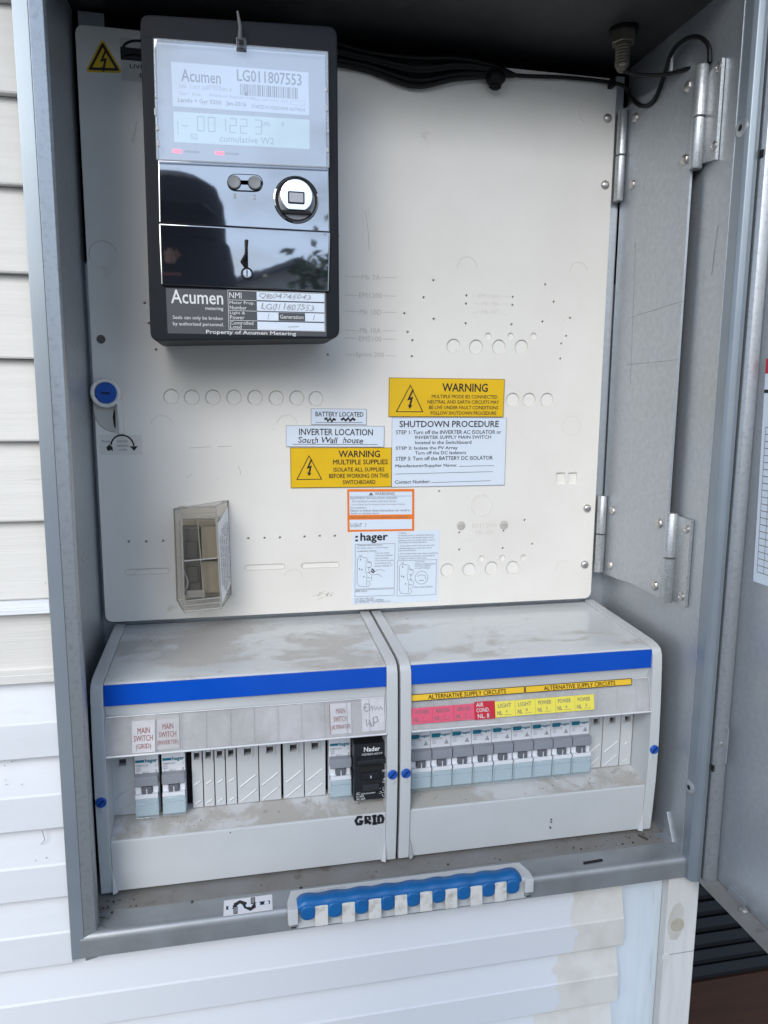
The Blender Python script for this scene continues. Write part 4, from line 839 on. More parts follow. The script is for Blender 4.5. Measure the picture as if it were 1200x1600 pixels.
# ================================================================== DISTRIBUTION ENCLOSURES
def cap_profile():
    return [(9, -4), (-98, -9.4), (-107, -10.6), (-112.5, -13), (-115.5, -18), (-116.6, -30), (-118.2, -60), (-119.2, -95), (-118.4, -130), (-116.8, -155), (-115, -175.5), (9, -175.5)]
def fascia_pt(x, t, lift=0):      # point on the tilted label strip, t 0 top .. 1 bottom
    return Vector((x, -111.2-6.0*t-lift*.97, -38.6-27.6*t+lift*.21))
def enclosure(x0, x1, label, blanks):
    e = empty('distribution_enclosure', ((x0+x1)/2, -50, -176), label, 'switchboard', 'white distribution enclosures side by side')
    cw = 8.8
    for a, b in ((x0, x0+cw), (x1-cw, x1)):
        M().prism(cap_profile(), 'x', a, b).build('end_cap', white, e, 1.1)
        sx = (a+b)/2
        M().lathe((sx, 0, -99.7), 'y', [(3.9, -117), (3.9, -120.0), (3.3, -120.6)], 18).build('blue_screw', bluescrew, e, smooth=True)
        M().prism([(sx-2.4, -101.6), (sx-1.6, -102.2), (sx+2.4, -97.8), (sx+1.6, -97.2)], 'y', -120.8, -120).build('screw_slot', navy, e)
        M().box(sx-1.3, sx+1.3, -120, -118, -107.4, -104.8).build('cap_stud', white, e, .4)
        M().box(a+.5, b-.5, -114.6, -113, -13.4, -13.0).build('cap_seam', moulddark, e) if False else None
    ix0, ix1 = x0+cw+.1, x1-cw-.1
    M().prism([(9, -6.2), (-100, -11.2), (-110.5, -12.2), (-112.6, -13.4), (-112.6, -16), (-106, -16), (9, -12)], 'x', ix0, ix1).build('top_cover', dirtytop, e, .8)
    M().box(ix0, ix1, -114.2, -108, -29.2, -13.6).build('blue_band', blue, e, .5)
    M().prism([(-112.6, -29.3), (-109.2, -38), (-109.2, -70), (-92, -72), (-92, -78), (-88, -78), (-88, -29.3)], 'x', ix0, ix1).build('upper_fascia', white, e, .4)
    # tilted strip holder with clear cover
    a, b, c, d = fascia_pt(ix0+.6, 0), fascia_pt(ix1-.6, 0), fascia_pt(ix1-.2, 1), fascia_pt(ix0+.2, 1)
    n = Vector((0, .97, -.21))
    M().hexa([a, b, c, d]+[q+n*1.2 for q in (a, b, c, d)]).build('strip_holder', mat('strip_back', (.46, .455, .455), .4, col2=(.60, .60, .61), scale=22, lo=.4, hi=.6), e)
    cv = M().hexa([q-n*1.6 for q in (a, b, c, d)]+[q-n*1.1 for q in (a, b, c, d)]).build('strip_cover', stripcl, e, .15, seg=1)
    rim = M(); rim.tube([d-n*1.6, c-n*1.6], .8, 6); rim.tube([a-n*1.2, b-n*1.2], .4, 6); rim.tube([a-n*1.2, d-n*1.2], .35, 6); rim.tube([b-n*1.2, c-n*1.2], .35, 6)
    rim.build('strip_rim', mat('rim_plastic', (.66, .67, .69), .2), e, smooth=True)
    dv = M(); k = ix0+17.6
    while k < ix1-6:
        p, q = fascia_pt(k, .03, 1.75), fascia_pt(k, .95, 1.75); dv.tube([p, q], .18, 4); k += 17.6
    dv.build('strip_divider', mat('divider_line', (.52, .52, .53), .4), e)
    # cavity
    M().box(ix0, ix1, -84, -82, -128, -70).build('cavity_back', blackhole, e)
    M().prism([(-93, -127), (-114.9, -132.7), (-114.9, -134), (-88, -134), (-84, -127)], 'x', ix0, ix1).build('cavity_ledge', dustledge, e)
    M().prism([(-116.4, -133), (-116.9, -134.5), (-115.8, -155), (-113.6, -175.3), (-108, -175.3), (-108, -134.4), (-114.6, -134.2), (-115, -132.8)], 'x', ix0, ix1).build('lower_cover', white, e, .5)
    for s, xx in ((1, ix0), (-1, ix1)):
        M().add([(xx, -116.2, -156), (xx+s*3.2, -112, -175.3), (xx, -112, -175.3), (xx, -117.6, -175.3), (xx+s*3.2, -115.6, -175.3)], [(0, 1, 4), (0, 4, 3), (0, 3, 2), (0, 2, 1), (1, 2, 3, 4)]).build('corner_gusset', white, e)
    for bx0, bx1 in blanks:
        wdt = bx1-bx0; mid = (bx0+bx1)/2
        nh = min(2.7, wdt*.24)
        M().prism([(bx0+.25, -126.6), (bx1-.25, -126.6), (bx1-.25, -76.5), (mid+nh, -76.5), (mid+nh, -86), (mid-nh, -86), (mid-nh, -76.5), (bx0+.25, -76.5)], 'y', -92.5, -86).build('blanking_plate', white, e, .25, seg=1)
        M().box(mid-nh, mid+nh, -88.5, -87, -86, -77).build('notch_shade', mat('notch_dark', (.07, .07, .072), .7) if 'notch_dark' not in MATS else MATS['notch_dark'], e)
        M().prism(rrect(mid-nh-1.3, mid+nh+1.3, -87.8, -86.2, .4, 2), 'y', -93.6, -92.4).box(mid-nh-1.3, mid-nh-.2, -93.4, -92.4, -87, -77).box(mid+nh+.2, mid+nh+1.3, -93.4, -92.4, -87, -77).box(mid-nh+.2, mid+nh-.2, -92.9, -91, -80.8, -78.6).build('notch_rim', white, e)
        r = M()
        z1, z2 = (-108, -120.5) if wdt > 12 else (-106, -122)
        ww = wdt*.36 if wdt > 12 else 2.2
        for zz in (z1, z2):
            dz = ww*.75 if wdt > 12 else 1.4
            r.tube([(mid-ww, -92.5, zz-dz), (mid+ww, -92.5, zz+dz)], .75, 6)
        r.build('rib', white, e, smooth=True)
    return e
encL = enclosure(6.2, 231.2, 'left white enclosure holding the main switches and the black breaker', [(13.6, 31), (73, 81.4), (81.6, 90.1), (90.3, 98.7), (98.9, 107.3), (107.5, 124.4), (124.6, 142), (143.4, 160.2), (160.4, 177.6)])
encR = enclosure(233.2, 457.2, 'right white enclosure holding the row of nine slim breakers', [(406, 419.4), (419.6, 436.4), (436.6, 448)])
# dirt specks on the covers
sp = M()
for (px, r) in (((40.2, -33.5), 1.6), ((42.9, -30.7), 1.1), ((46.7, -38.0), 1.3), ((43.2, -11.4), .8), ((132.5, -84.9), .7), ((130.4, -88.9), .5)):
    sp.lathe((px[0], px[1], -7-(-px[1])*.045), 'z', [(r, -.8), (r*.9, .25), (r*.3, .4)], 7)
for i in range(70):
    x = random.uniform(18, 445); y = random.uniform(-104, -5)
    if 220 < x < 244: continue
    h = random.uniform(.15, .42); sp.lathe((x, y, -6.4+(y-9)*.0459), 'z', [(h*1.2, -.2), (h, h*.6), (h*.3, h*.8)], 5)
for i in range(60):
    x = random.uniform(18, 445); y = random.uniform(-113, -97)
    if 220 < x < 244: continue
    h = random.uniform(.15, .45); sp.lathe((x, y, -127+(y+93)*.26), 'z', [(h*1.2, -.3), (h, h*.6), (h*.3, h*.8)], 5)
tagit(sp.build('debris', mat('rusty_grit', (.06, .03, .02), .8), encL), kind='stuff')
gl_ = Lab(((197.1, -132.3)[0], -116.9, (197.1, -132.3)[1]), ((220.2, -133.9)[0], -116.9, (220.2, -133.9)[1]), ((197.6, -141.6)[0], -116.6, (197.6, -141.6)[1]), .25)
gl_.line([(.26, .18), (.12, .16), (.03, .5), (.08, .85), (.22, .82), (.27, .6), (.15, .58)], 2.5)
gl_.line([(.38, .85), (.38, .12), (.52, .2), (.52, .45), (.40, .5), (.55, .85)], 2.5); gl_.line([(.60, .15), (.76, .12)], 2.3); gl_.line([(.68, .12), (.68, .85)], 2.5); gl_.line([(.60, .86), (.76, .84)], 2.3)
gl_.line([(.83, .12), (.82, .85), (.95, .75), (.99, .4), (.93, .12), (.83, .12)], 2.5)
gl_.flush(encL, INK, {'ink': 'handwriting'})
spk = M()
for p in ((363.7, -155.2), (363.8, -157.6), (363.4, -162.8), (101.5, -135.8)): spk.lathe((p[0], 0, p[1]), 'y', [(.55, -114), (.55, -116.9), (.2, -117.1)], 7)
tagit(spk.build('speck', ink, encR), kind='stuff')

# ---------------- circuit breakers
def breaker(x, label, group, style):
    e = empty('circuit_breaker', (x, -92, -125), label, 'circuit breaker', group)
    wd = 17.2
    M().prism([(-84, -126), (-92.5, -126), (-92.5, -109), (-97, -108), (-97, -77), (-93, -73.5), (-84, -73)], 'x', x, x+wd).build('body', mcbwhite, e, .35, seg=1)
    M().box(x+.1, x+wd-.1, -102.8, -96, -99.4, -91.6).build('toggle_bar', mcbgrey, e, .7)
    M().box(x+5, x+12.4, -102.4, -96, -107.2, -100.2).build('toggle', mcbdark, e, .8)
    M().box(x+8.4, x+9.1, -102.7, -102, -106, -101.6).build('toggle_mark', whiteink, e)
    M().box(x+.3, x+4.6, -100, -96, -106.8, -101).box(x+12.8, x+wd-.3, -100, -96, -106.8, -101).build('shoulder', mcbwhite, e, .3)
    M().prism([(-92, -124), (-101.6, -124), (-102.2, -109.4), (-101.4, -106), (-92, -106)], 'x', x+.3, x+wd-.3).build('label_holder', mat('holder_white', (.64, .69, .72), .35) if 'holder_white' not in MATS else MATS['holder_white'], e, .4)
    M().box(x+.3, x+wd-.3, -103.4, -97, -109, -105.9).build('holder_top', mcbwhite, e, .4)
    M().prism([(-103.6, -124.6), (-104.2, -124.2), (-104, -109.4), (-102.8, -109.4), (-102.6, -124.2)], 'x', x+.2, x+wd-.2).build('label_flap', flap, e, .25, seg=1)
    rm = M(); rm.tube([(x+.4, -104, -124.3), (x+wd-.4, -104, -124.3)], .45, 5); rm.tube([(x+.4, -104.1, -109.6), (x+.4, -104.1, -124)], .35, 5); rm.tube([(x+wd-.4, -104.1, -109.6), (x+wd-.4, -104.1, -124)], .35, 5); rm.tube([(x+1, -104.3, -112.6), (x+wd-1, -104.3, -112.6)], .25, 5)
    rm.build('flap_rim', flap, e, smooth=True)
    fl = Lab((x, -97.1, -78), (x+wd, -97.1, -78), (x, -97.1, -95), .15)
    if style == 'L':
        fl.rect(.04, .16, .42, .28, 'teal'); fl.text('hager', .46, .12, .97, .34, 'teal', .03)
        for t, u0, v0, u1, v1 in (('MBN163', .06, .38, .56, .47), ('C63', .06, .50, .24, .58), ('6000', .06, .61, .26, .68), ('3    40°C', .10, .71, .60, .79), ('2', .88, .40, .93, .5), ('1', .88, .66, .93, .78)): fl.text(t, u0, v0, u1, v1, 'fade', .006)
    else:
        M().box(x+.6, x+7.6, -98.2, -97, -82.6, -79.4).build('maker_tab', teal, e, .5)
        fl.text('hager', .46, .10, .97, .26, 'teal', .03)
        for t, u0, v0, u1, v1 in (('MCN116E', .08, .32, .56, .39), ('C16', .08, .43, .24, .50), ('6000', .08, .54, .26, .60)): fl.text(t, u0, v0, u1, v1, 'fade', .004)
        fl.poly([(.78, .42), (.90, .66), (.66, .66)], 'fade')
    fl.flush(e, INK)
    return e
GL = 'main switch breakers in the left enclosure'
b0 = breaker(31.6, 'grey and white main switch breaker under the MAIN SWITCH (GRID) label', GL, 'L')
clone(b0, (19.8, 0, 0), 'grey and white main switch breaker under the MAIN SWITCH (INVERTER) label')
clone(b0, (148.2, 0, 0), 'single grey and white breaker touching the left side of the black breaker')
GRP = 'row of nine slim breakers'
names = ['slim breaker under the red oven label, first from the left of the row', 'slim breaker second from the left, under the first red air conditioner label', 'slim breaker third from the left, under the second red air conditioner label', 'slim breaker under the darkest red AIR COND label', 'slim breaker under the first yellow light label, middle of the row', 'slim breaker under the second yellow light label', 'slim breaker under the first yellow power label', 'slim breaker under the middle yellow power label', 'slim breaker at the right end of the row beside the blanking plates']
r0 = breaker(245.9, names[0], GRP, 'R')
for i in range(1, 9): clone(r0, (17.62*i, 0, 0), names[i])
# black breaker
nb = empty('black_breaker', (211, -92, -124), 'chunky black circuit breaker with white print at the right end of the left enclosure', 'circuit breaker')
nx0, nx1 = 197.8, 224.2
M().box(nx0, nx1, -110, -84, -124.5, -77).build('body', nader, nb, .8)
M().box(nx0+5.5, nx1-5.5, -110.4, -100, -118, -93).build('toggle_well', blackhole, nb)
M().prism([(-109, -87.5), (-114.5, -88.5), (-115, -92), (-109, -95.2)], 'x', nx0+2.5, nx1-1.2).build('toggle_guard', nader, nb, 1.0)
M().box(nx0+6.3, nx1-6.3, -112, -101, -106.5, -100.5).build('toggle', nader, nb, .8)
M().prism([(-104, -109.5), (-112.4, -110.4), (-112.8, -115.5), (-104, -118)], 'x', nx0+6.3, nx1-6.3).build('toggle', mat('toggle_black', (.028, .029, .034), .4), nb, .8)
M().box(nx0-1.6, nx0+.3, -106, -99, -107, -101).build('side_lug', nader, nb, .5)
nl = Lab((nx0, -110.05, -77), (nx1, -110.05, -77), (nx0, -110.05, -124.5), .15)
nl.text('Nader', .30, .055, .78, .135, 'white', .03); nl.text('NDB2S-63/1P', .24, .165, .86, .20, 'white', .004)
nl.text('OFF', .86, .48, .97, .52, 'white', .01); nl.text('ON', .87, .68, .96, .72, 'white', .01); nl.text('I', .90, .33, .92, .38, 'white'); nl.poly([(.89, .66), (.94, .66), (.915, .63)], 'white')
nl.text('AC 220/230/240V', .07, .845, .66, .89, 'white', .006); nl.text('IEC 60898', .07, .905, .30, .935, 'white', .006); nl.text('AC-22A', .07, .945, .34, .985, 'white', .006)
nl.line([(.76, .90), (.96, .89)], .3, 'white'); nl.line([(.80, .80), (.78, .86), (.84, .88)], .35, 'white'); nl.line([(.90, .79), (.88, .84), (.93, .87)], .35, 'white'); nl.line([(.86, .92), (.90, .97)], .35, 'white')
nl.flush(nb, INK)
tm = Lab((nx0+6.3, -112.1, -100.5), (nx1-6.3, -112.1, -100.5), (nx0+6.3, -112.1, -106.5)); tm.rect(.47, .4, .52, .75, 'white'); tm.flush(nb, INK, {'white': 'toggle_mark'})

# ---------------- circuit labels in the strips
def strip_label(name, label, group, x0, x1, t0, t1, m, lines, k='ink', lift=.9, edge=None):
    e = empty(name, tuple(fascia_pt((x0+x1)/2, t1, lift)), label, 'label', group)
    l = Lab(fascia_pt(x0, t0, lift), fascia_pt(x1, t0, lift), fascia_pt(x0, t1, lift), .12)
    l.plate('paper', m, e, .35, .05)
    for t, u0, v0, u1, v1, bo in lines: l.text(t, u0, v0, u1, v1, k, bo)
    if edge: l.rect(0, 0, .035, 1, edge)
    l.flush(e, INK); return l
G1 = 'main switch labels behind the left clear strip'
strip_label('circuit_label', 'white MAIN SWITCH (GRID) label at the left of the left strip', G1, 33, 49.6, .14, .96, papergrey, [('MAIN', .26, .22, .78, .40, .012), ('SWITCH', .10, .46, .90, .64, .012), ('(GRID)', .18, .72, .82, .92, .012)], 'red')
strip_label('circuit_label', 'white MAIN SWITCH (INVERTER) label second on the left strip', G1, 50.2, 66.8, .14, .92, mat('greyed_label', (.60, .585, .60), .5), [('MAIN', .28, .16, .74, .34, .012), ('SWITCH', .12, .42, .86, .60, .012), ('(INVERTER)', .06, .70, .95, .88, .012)], 'red')
strip_label('circuit_label', 'white MAIN SWITCH (ALTERNATIVE) label with red left edge near the right of the left strip', G1, 178, 194.8, .08, .90, papergrey, [('MAIN', .30, .16, .72, .34, .012), ('SWITCH', .18, .42, .80, .60, .012), ('(ALTERNATIVE)', .08, .70, .95, .88, .012)], 'red', edge='red')
l = strip_label('circuit_label', 'handwritten grey marker label at the right end of the left strip', G1, 203, 221, .02, .90, papergrey, [])
for pts in ([(.10, .30), (.16, .14), (.34, .16), (.36, .34), (.20, .38), (.10, .30), (.22, .24)], [(.44, .22), (.48, .36), (.56, .24), (.60, .36), (.68, .26), (.74, .36), (.82, .26), (.92, .36)], [(.18, .62), (.22, .84), (.34, .70), (.30, .64), (.42, .86)], [(.50, .86), (.50, .58), (.66, .56), (.70, .70), (.54, .76)]): l.line(pts, 1.1, 'fade')
l.flush(l_e := bpy.data.objects[[o.name for o in bpy.data.objects if o.name.startswith('circuit_label')][-1]], INK, {'fade': 'handwriting'})
G2 = 'coloured circuit labels in the right strip'
def ex(i): return 242.2+17.2*i
items = [('red OVEN label at the left end of the right strip', redpap, 'WOVEN', '7'), ('red AIRCON label second from the left on the right strip', redpap, 'AIRCON', '12'), ('red AIRCON label third from the left on the right strip', redpap, 'AIRCON', '3'),
         ('dark red AIR COND label with white print', redlab, None, '8'), ('yellow LIGHT label next to the dark red label', yelpap, 'LIGHT', '47'), ('yellow LIGHT label second of the yellow ones', yelpap, 'LIGHT', '8'),
         ('yellow POWER label first of three', yelpap, 'POWER', '5'), ('yellow POWER label between two other POWER labels', yelpap, 'POWER', '6'), ('yellow POWER label at the right end of the coloured labels', yelpap, 'POWER', '3')]
for i, (lab_, m, t, nn) in enumerate(items):
    x0, x1 = ex(i)+.1, ex(i)+17.1
    if t:
        l = strip_label('circuit_label', lab_, G2, x0, x1, .36, .80, m, [(t, .14, .14, .80, .40, .006), ('NL', .10, .60, .34, .86, .012), (nn, .52, .56, .60, .74, .006)], 'grey', 2.0)
    else:
        l = strip_label('circuit_label', lab_, G2, x0, x1, .32, .82, m, [('AIR', .08, .06, .44, .28, .012), ('COND.', .08, .36, .72, .58, .012), ('NL. 8', .14, .68, .70, .92, .012)], 'white', 2.1)
    e = l
    u = M(); pa, pb_ = l.p(.45, .86, .15), l.p(.80, .86, .15); u.tube([pa, pb_], .15, 4)
    u.build('rule', greyink, [o for o in bpy.data.objects if o.get('label') == lab_][0])
G3 = 'amber alternative supply strips'
for lab_, x0, x1, u0, u1 in (('amber ALTERNATIVE SUPPLY CIRCUITS strip on the left over the red labels', 242, 336.6, .15, .83), ('amber ALTERNATIVE SUPPLY CIRCUITS strip on the right over the yellow labels', 337.2, 431.5, .17, .84)):
    l = strip_label('supply_strip', lab_, G3, x0, x1, -.02, .175, yelstrip, [('ALTERNATIVE SUPPLY CIRCUITS', u0, .20, u1, .82, .014)], 'ink', 2.3)
    e = [o for o in bpy.data.objects if o.get('label') == lab_][0]
    l.frame(0, 0, 1, 1, .5); l.g = {'ink': l.g['ink']}; l.flush(e, INK, {'ink': 'border'})

# ================================================================== NEUTRAL LINK ON THE SILL
nk = empty('neutral_link', (225, -155, -197), 'blue neutral link bar with grimy white tabs fixed to the front of the sill', 'neutral link')
xa, xb = 143, 330
M().prism([(xa+2, -137), (xb-2, -137), (xb+1.5, -150), (xb+1.5, -157), (xa-1.5, -157), (xa-1.5, -150)], 'z', -179.2, -175.6).build('base', white, nk, 1.0)
M().box(xa-1.5, xa+6, -159, -152.8, -188.5, -175.8).build('end_block', white, nk, 1.3); M().box(xb-6, xb+1.5, -159, -152.8, -187.5, -175.8).build('end_block', white, nk, 1.3)
M().box(xa+3, xb-2, -154.4, -152.8, -194.8, -178).build('base_plate', white, nk, .5)
for xx in (xa+2.5, xb-2):
    M().lathe((xx, 0, -191.4), 'y', [(2.7, -152.6), (2.7, -156), (2.0, -157)], 14).build('screw', zinc, nk, smooth=True)
    M().box(xx-1.9, xx+1.9, -157.4, -156.8, -191.7, -191.1).build('screw_slot', blackhole, nk)
n_ = 9; pitch = 19.75; x0_ = 156.2-pitch/2+2.2; x1_ = 156.2+8*pitch+pitch/2-2.2
bc = M(); K = 64; sec = [(-145.5, -175.4), (-146, -173.2), (-148.5, -171.6), (-152.5, -170.9), (-156, -171.6), (-158, -173.6), (-158.6, -176), (-158.2, -178), (-150, -178)]
vs = []; fs = []
for i in range(K+1):
    t = i/K; x = x0_+(x1_-x0_)*t; wv = .55*math.sin((x-156.2)/pitch*2*math.pi+math.pi/2); en = min(1, .55+.45*math.sqrt(max(0, 1-(max(0, 1-min(t, 1-t)*K/2.2))**2)))
    vs += [(x, -152+(y+152)*(.75+.25*en)-(wv*.7 if y < -155 else 0), -178+(z+178)*en+(wv if z > -174 else 0)) for y, z in sec]
m_ = len(sec)
for i in range(K):
    for j in range(m_): fs.append((i*m_+j, i*m_+(j+1) % m_, (i+1)*m_+(j+1) % m_, (i+1)*m_+j))
fs += [tuple(range(m_)), tuple(K*m_+j for j in range(m_-1, -1, -1))]
bc.add(vs, fs).build('blue_cover', bluerub, nk, smooth=True)
for i in range(n_):
    c_ = 156.2+pitch*i
    M().prism(rrect(c_-5.6, c_+5.6, -186.2+random.uniform(-.4, .4), -174, 4.6, 5), 'y', -159.6, -154).build('cover_finger', bluerub, nk, 1.9, seg=3)
for i in range(n_-1):
    c_ = 166.1+pitch*i+random.uniform(-.3, .3); dz = random.uniform(-.5, .4)
    M().hexa([(c_-4.9, -158.6, -175.6+dz), (c_+4.9, -158.6, -175.6+dz), (c_+4.7, -160.4, -190.6+dz), (c_-4.7, -160.4, -190.6+dz), (c_-4.9, -154, -175.6+dz), (c_+4.9, -154, -175.6+dz), (c_+4.7, -156, -190.6+dz), (c_-4.7, -156, -190.6+dz)]).build('tab', tabm, nk, .45)
dgt = Lab((xa+24, -140, -175.55), (xa+44, -140, -175.55), (xa+24, -144, -175.55), .1); dgt.n = Vector((0, 0, 1))
for k in range(4): dgt.frame(.02+.26*k, .1, .16+.26*k, .9, .35, 'fade')
dgt.flush(nk, INK, {'fade': 'moulded_number'})

# sticker on the sill
s0, s1_, s2_ = (95.9, -135.6), (131.2, -135.2), (96.5, -152.5)
se = empty('lock_sticker', (s0[0]+20, s0[1]-10, -179), 'white lock symbol sticker with a black winding path on the sill', 'sticker')
zt = -178.35
sk = Lab((s0[0], s0[1], zt), (s1_[0], s1_[1], zt-.1), (s0[0]-.3, -151.3, zt-.75), .12); sk.n = Vector((0, -.05, 1)).normalized()
q4 = [sk.p(0, 0), sk.p(1, 0), sk.p(1, 1), sk.p(0, 1)]; M().hexa([c+sk.n*.1 for c in q4]+[c-sk.n*.25 for c in q4]).build('plate', papergrey, se)
sk.line([(.05, .52), (.22, .52), (.24, .36), (.33, .22), (.42, .36), (.46, .62), (.55, .80), (.62, .66), (.64, .50), (.95, .50)], 3.6)
sk.rect(.20, .50, .285, .98); sk.rect(.555, .04, .645, .48); sk.lift = .2
for cx in (.14, .33, .50, .70, .88): sk.poly([(cx+.05*math.cos(R(a)), .52+.13*math.sin(R(a))) for a in range(0, 360, 24)], 'paper')
sk.lift = .28
for (u0, v0, u1, v1) in ((.215, .55, .275, .92), (.57, .10, .63, .42)):
    gv, gf = glyphs('LOCK', .01); sk.m('white').add([sk.p(u0+(u1-u0)*b_, v1+(v0-v1)*a_, sk.lift) for a_, b_ in gv], gf)
sk.flush(se, INK, {'paper': 'white_dot'})

# ================================================================== CABLES AND GLAND AT THE TOP
gx, gy = 425.4, -54
gd = empty('cable_gland', (gx, gy, 462), 'brass coloured threaded cable gland screwed through the box ceiling', 'cable gland')
M().lathe((gx, gy, 0), 'z', [(11.5, 486), (11.5, 483.6), (7, 483.4)], 20).build('washer', cablem, gd); M().lathe((gx, gy, 0), 'z', [(9.8, 483.3), (9.8, 475), (9, 474.4)], 6).build('hex_nut', brass, gd)
M().lathe((gx, gy, 0), 'z', [(5.6, 475)]+[(6.0 if k % 2 else 5.2, 474-k*1.15) for k in range(15)]+[(5, 457), (3, 454)], 18).build('thread', brass, gd)
cb = M()
def C3(px): return px
cab = [(gx, gy, 456), (gx+4, gy-2, 453.5), (438, -61, 450), (452, -74, 446.5), (460, -92, 444), (464, -103, 442)]
cb.tube(smoothpts(cab), 1.7, 8)
p1 = (443.1, 466.5); 
cab2 = [(335, -4, (333.8, 464.8)[1]), (360, -3, (351.0, 465.3)[1]), (p1[0]-40, -3.5, (403.8, 467.3)[1]), (p1[0], -4, p1[1]), ((-7.5, 462.2)[0] and 455, (-7.5, 462.2)[0], (-7.5, 462.2)[1]), (458, (-10.7, 453.4)[0], (-10.7, 453.4)[1]), (458, (-31.1, 438.9)[0], (-31.1, 438.9)[1]), (458, (-50.0, 437.1)[0], (-50.0, 437.1)[1]), (458, (-63.4, 450.5)[0], (-63.4, 450.5)[1]), (459, (-70.9, 464.6)[0], (-70.9, 464.6)[1]), (461, (-84.5, 468.3)[0], (-84.5, 468.3)[1]), (463, (-100.0, 463.6)[0], (-100.0, 463.6)[1]), (465, (-110.0, 453.3)[0], (-110.0, 453.3)[1]), (466, (-111.5, 441.2)[0], (-111.5, 441.2)[1])]
cb.tube(smoothpts(cab2), 1.7, 8)
o = cb.build('antenna_cable', cablem, None, smooth=True); tagit(o, 'thin black antenna cable looping from the gland past the hinge plate', 'cable')
bd = M()
for k in range(16):
    dz = random.uniform(-3, 9) if k < 8 else random.uniform(6, 22); dy = random.uniform(-5, 3)  # later strands are extra, filling the gap above with black in place of shade
    bd.tube(smoothpts([(190, -6+dy*.5, 462+dz*.8), (225, -5+dy, 459+dz*.6), (265, -6+dy, 451+dz), (300, -6+dy, (298.0, 458.9)[1]+dz*.7), (330, -7+dy*.5, (327.1, 462.0)[1]+dz*.4), (352, -6, (343.0, 463.9)[1])]), 2.0, 7)
bq = (335.0, 459.4)
bd.lathe((bq[0], -8, bq[1]), 'x', [(2, -9), (6, -6), (7.5, 0), (5.5, 5), (2, 8)], 10); bd.lathe((bq[0]-1, -9, bq[1]-7), 'x', [(1.5, -5), (3.2, -2), (3.2, 2), (1.5, 5)], 9)
ob = bd.build('cable_bundle', cablem, None, smooth=True); ORG[ob.name] = Vector((0, 0, 0)); tagit(ob, 'drooping bundle of black wires tied along the top of the board', 'cable')
M().box(p1[0]-2, p1[0]+2, -7, 0, p1[1]-4, p1[1]+3).build('cable_tie', cablem, ob, .6)

# ================================================================== CIRCUIT SCHEDULE ON THE DOOR
ds = empty('circuit_schedule', (DS, -240, 60), 'white printed circuit schedule sheet with red header stuck inside the open door', 'notice')
dl = Lab((DS-.6, -168, 222), (DS-.6, -380, 222), (DS-.6, -174, 58), .15); dl.n = Vector((-1, 0, 0))
q4 = [dl.p(0, 0), dl.p(1, 0), dl.p(1, 1), dl.p(0, 1)]; M().hexa(q4+[c+Vector((.5, 0, 0)) for c in q4]).build('sheet', paper, ds)
dl.rect(0, 0, 1, .065, 'redh'); dl.rect(0, .135, 1, .15)
for k in range(22): dl.line([(.018, .30+.031*k), (.95, .30+.031*k)], .5, 'grey')
for u in (.018, .05, .082, .114, .22, .60, .95): dl.line([(u, .30), (u, .95)], .4, 'grey')
dl.flush(ds, {**INK, 'redh': redlab}, {'redh': 'header', 'grey': 'grid'})

# ================================================================== WHAT THE GLOSSY METER REFLECTS (behind the viewer)
nh = empty('neighbour_house', (1500, -17000, -1150), 'plain rendered neighbouring house with dark gable roof facing the meter box', 'house')
M().box(-1800, 5200, -22000, -17000, -1150, 1500).build('wall', brickred, nh)
M().prism([(-2200, 1450), (1700, 3300), (5600, 1450), (5600, 1300), (1700, 3120), (-2200, 1300)], 'y', -22300, -16600).build('roof', roofm, nh)
M().prism([(-1800, 1500), (1700, 3120), (5200, 1500)], 'y', -17100, -17000).build('gable', brickred, nh)
for wx in (-600, 2600):
    wf = M().box(wx, wx+1300, -17000, -16950, -200, 1000).build('window', trimw, nh)
    M().box(wx+60, wx+1240, -16960, -16940, -140, 940).build('pane', gloss, wf)
fn = empty('timber_fence', (-6000, -7000, -1150), 'dark timber paling fence across the yard facing the meter box', 'fence')
for i in range(60):
    x = -9000+i*122
    M().box(x, x+112, -7000, -6980, -1150, 500+random.uniform(-12, 12)).build('paling', fencem, fn)

for (tx, ty, tw, th_) in ((2300, -9200, 1000, 2500), (-3800, -12000, 1500, 3200)):
    te = empty('tree', (tx, ty, -1150), 'leafy tree %s the neighbouring house across the yard' % ('right of' if tx > 0 else 'left of'), 'tree', 'trees across the yard')
    M().lathe((tx, ty, 0), 'z', [(140, -1150), (100, 200), (60, th_*.8)], 9).build('trunk', fencem, te)
    lf = M()
    cl = [(tx+random.gauss(0, tw*.45), ty+random.gauss(0, tw*.45), th_*.62+random.gauss(0, th_*.17)) for _ in range(26)]
    for c_ in cl:
        for _ in range(70):
            p_ = Vector((random.gauss(c_[0], 210), random.gauss(c_[1], 210), random.gauss(c_[2], 190)))
            a_ = Vector((random.gauss(0, 1), random.gauss(0, 1), random.gauss(0, 1))).normalized()*85; b_ = a_.orthogonal().normalized()*45
            lf.add([p_-a_, p_+b_, p_+a_, p_-b_], [(0, 1, 2, 3)])
    lf.build('crown', MATS.get('leaf') or mat('leaf', (.045, .075, .03), .6), te)

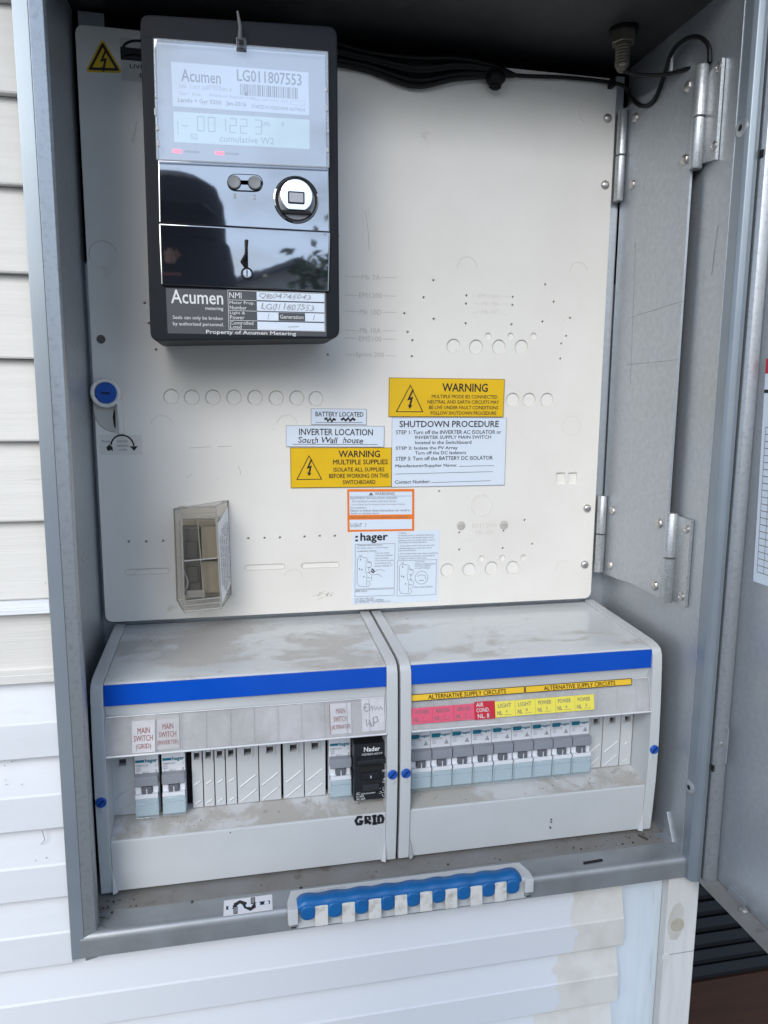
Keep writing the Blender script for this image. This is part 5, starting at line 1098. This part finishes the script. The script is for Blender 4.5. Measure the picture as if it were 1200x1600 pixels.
# the person taking the picture, standing behind the viewpoint
pn = empty('person', (-45, -1040, -1150), 'person in dark jacket and cap holding up a phone with both hands', 'person')
def skin(name, verts, edges, rad, m, root=0, sub=2):
    me = bpy.data.meshes.new(name); o0 = ORG['person']
    me.from_pydata([Vector((v[0]-o0[0], v[1]-o0[1], v[2]-o0[2]-(40 if name != 'hand' and v[2] > -500 else 0)))*S for v in verts], edges, [])
    o = bpy.data.objects.new(name, me); COL.objects.link(o); o.parent = pn; ORG[o.name] = o0
    md = o.modifiers.new('skin', 'SKIN'); md.use_smooth_shade = True
    for i, q in enumerate(rad):
        v = me.skin_vertices[0].data[i]; v.radius = (q[0]*S, q[1]*S) if isinstance(q, tuple) else (q*S, q*S); v.use_root = (i == root)
    sb = o.modifiers.new('sub', 'SUBSURF'); sb.levels = sb.render_levels = sub
    me.materials.append(m); return o
cloth = mat('dark_jacket', (.022, .025, .034), .85); skinm = mat('skin', (.42, .25, .18), .5); trous = mat('dark_trousers', (.03, .032, .04), .9); capm = mat('cap_cloth', (.018, .02, .028), .85)
bx, by = -45, -1040
skin('body', [(bx, by, -250), (bx, by, -80), (bx, by, 120), (bx, by+5, 260), (bx+25, by+20, 345), (bx+45, by+30, 395), (bx+55, by+38, 470), (bx+58, by+38, 545),
     (bx-170, by+5, 270), (bx-235, by+60, 60), (bx-40, by+300, 130), (bx+170, by+5, 270), (bx+270, by+60, 60), (bx+205, by+300, 130),
     (bx-90, by, -300), (bx-100, by+20, -690), (bx-105, by-10, -1080), (bx-110, by+130, -1115), (bx+90, by, -300), (bx+100, by+20, -690), (bx+105, by-10, -1080), (bx+110, by+130, -1115)],
     [(0, 1), (1, 2), (2, 3), (3, 4), (4, 5), (5, 6), (6, 7), (3, 8), (8, 9), (9, 10), (3, 11), (11, 12), (12, 13), (0, 14), (14, 15), (15, 16), (16, 17), (0, 18), (18, 19), (19, 20), (20, 21)],
     [(150, 110), (145, 105), (165, 115), (150, 100), (58, 58), (62, 66), (76, 92), (60, 74), 68, 48, 34, 68, 48, 34, 88, 62, 44, 36, 88, 62, 44, 36], cloth)
skin('face', [(bx+48, by+62, 420), (bx+54, by+72, 470), (bx+56, by+68, 515)], [(0, 1), (1, 2)], [(48, 56), (62, 72), (58, 60)], skinm, sub=2)
M().lathe((bx+55, by+150, 430), 'z', [(7, -14), (10, -8), (5, 16)], 8).build('nose', skinm, pn, smooth=True)
for s_ in (-1, 1): M().lathe((bx+55+s_*26, by+138, 448), 'y', [(8, -4), (7, 2), (2, 5)], 10).build('eye', ink, pn, smooth=True)
M().box(bx+38, bx+72, by+130, by+137, 392, 398).build('mouth', redink, pn, 2)
M().lathe((bx+55, by+20, 0), 'z', [(60, 500), (104, 480), (112, 420), (122, 350), (136, 290), (120, 260)], 20).build('hood', cloth, pn, smooth=True)
M().lathe((bx+55, by+38, 510), 'z', [(96, -30), (96, 0), (94, 30), (80, 66), (46, 86), (6, 90)], 20).build('cap', capm, pn, smooth=True)
M().prism([(bx-25, by+100), (bx+135, by+100), (bx+115, by+190), (bx+55, by+210), (bx-5, by+190)], 'z', 505, 513).build('cap_brim', capm, pn, 2)
for s_, hx, hz_ in ((-1, 62, 150), (1, 158, 150)):
    wx = bx-40 if s_ < 0 else bx+205
    V = [(wx, by+300, 130), (hx-s_*-12, -705, 160)]; E2 = [(0, 1)]; RR = [28, (30, 20)]
    for k in range(4):
        a = len(V); V += [(hx-s_*2, -684, 186-k*17), (hx+s_*-10, -662, 190-k*17), (hx+s_*-26, -668, 188-k*17)]; E2 += [(1, a), (a, a+1), (a+1, a+2)]; RR += [9, 8.5, 7.5]
    a = len(V); V += [(hx+s_*6, -705, 200), (hx-s_*14, -690, 214)]; E2 += [(1, a), (a, a+1)]; RR += [10, 8]
    skin('hand', V, E2, RR, skinm, 0, 1)
ph = empty('smartphone', (110, -666, 120), 'black smartphone held upright in two hands', 'phone')
M().box(74, 146, -674, -666, 60, 210).build('body', gloss, ph, 3)
M().box(77, 143, -674.4, -673.8, 64, 206).build('screen', gloss, ph)
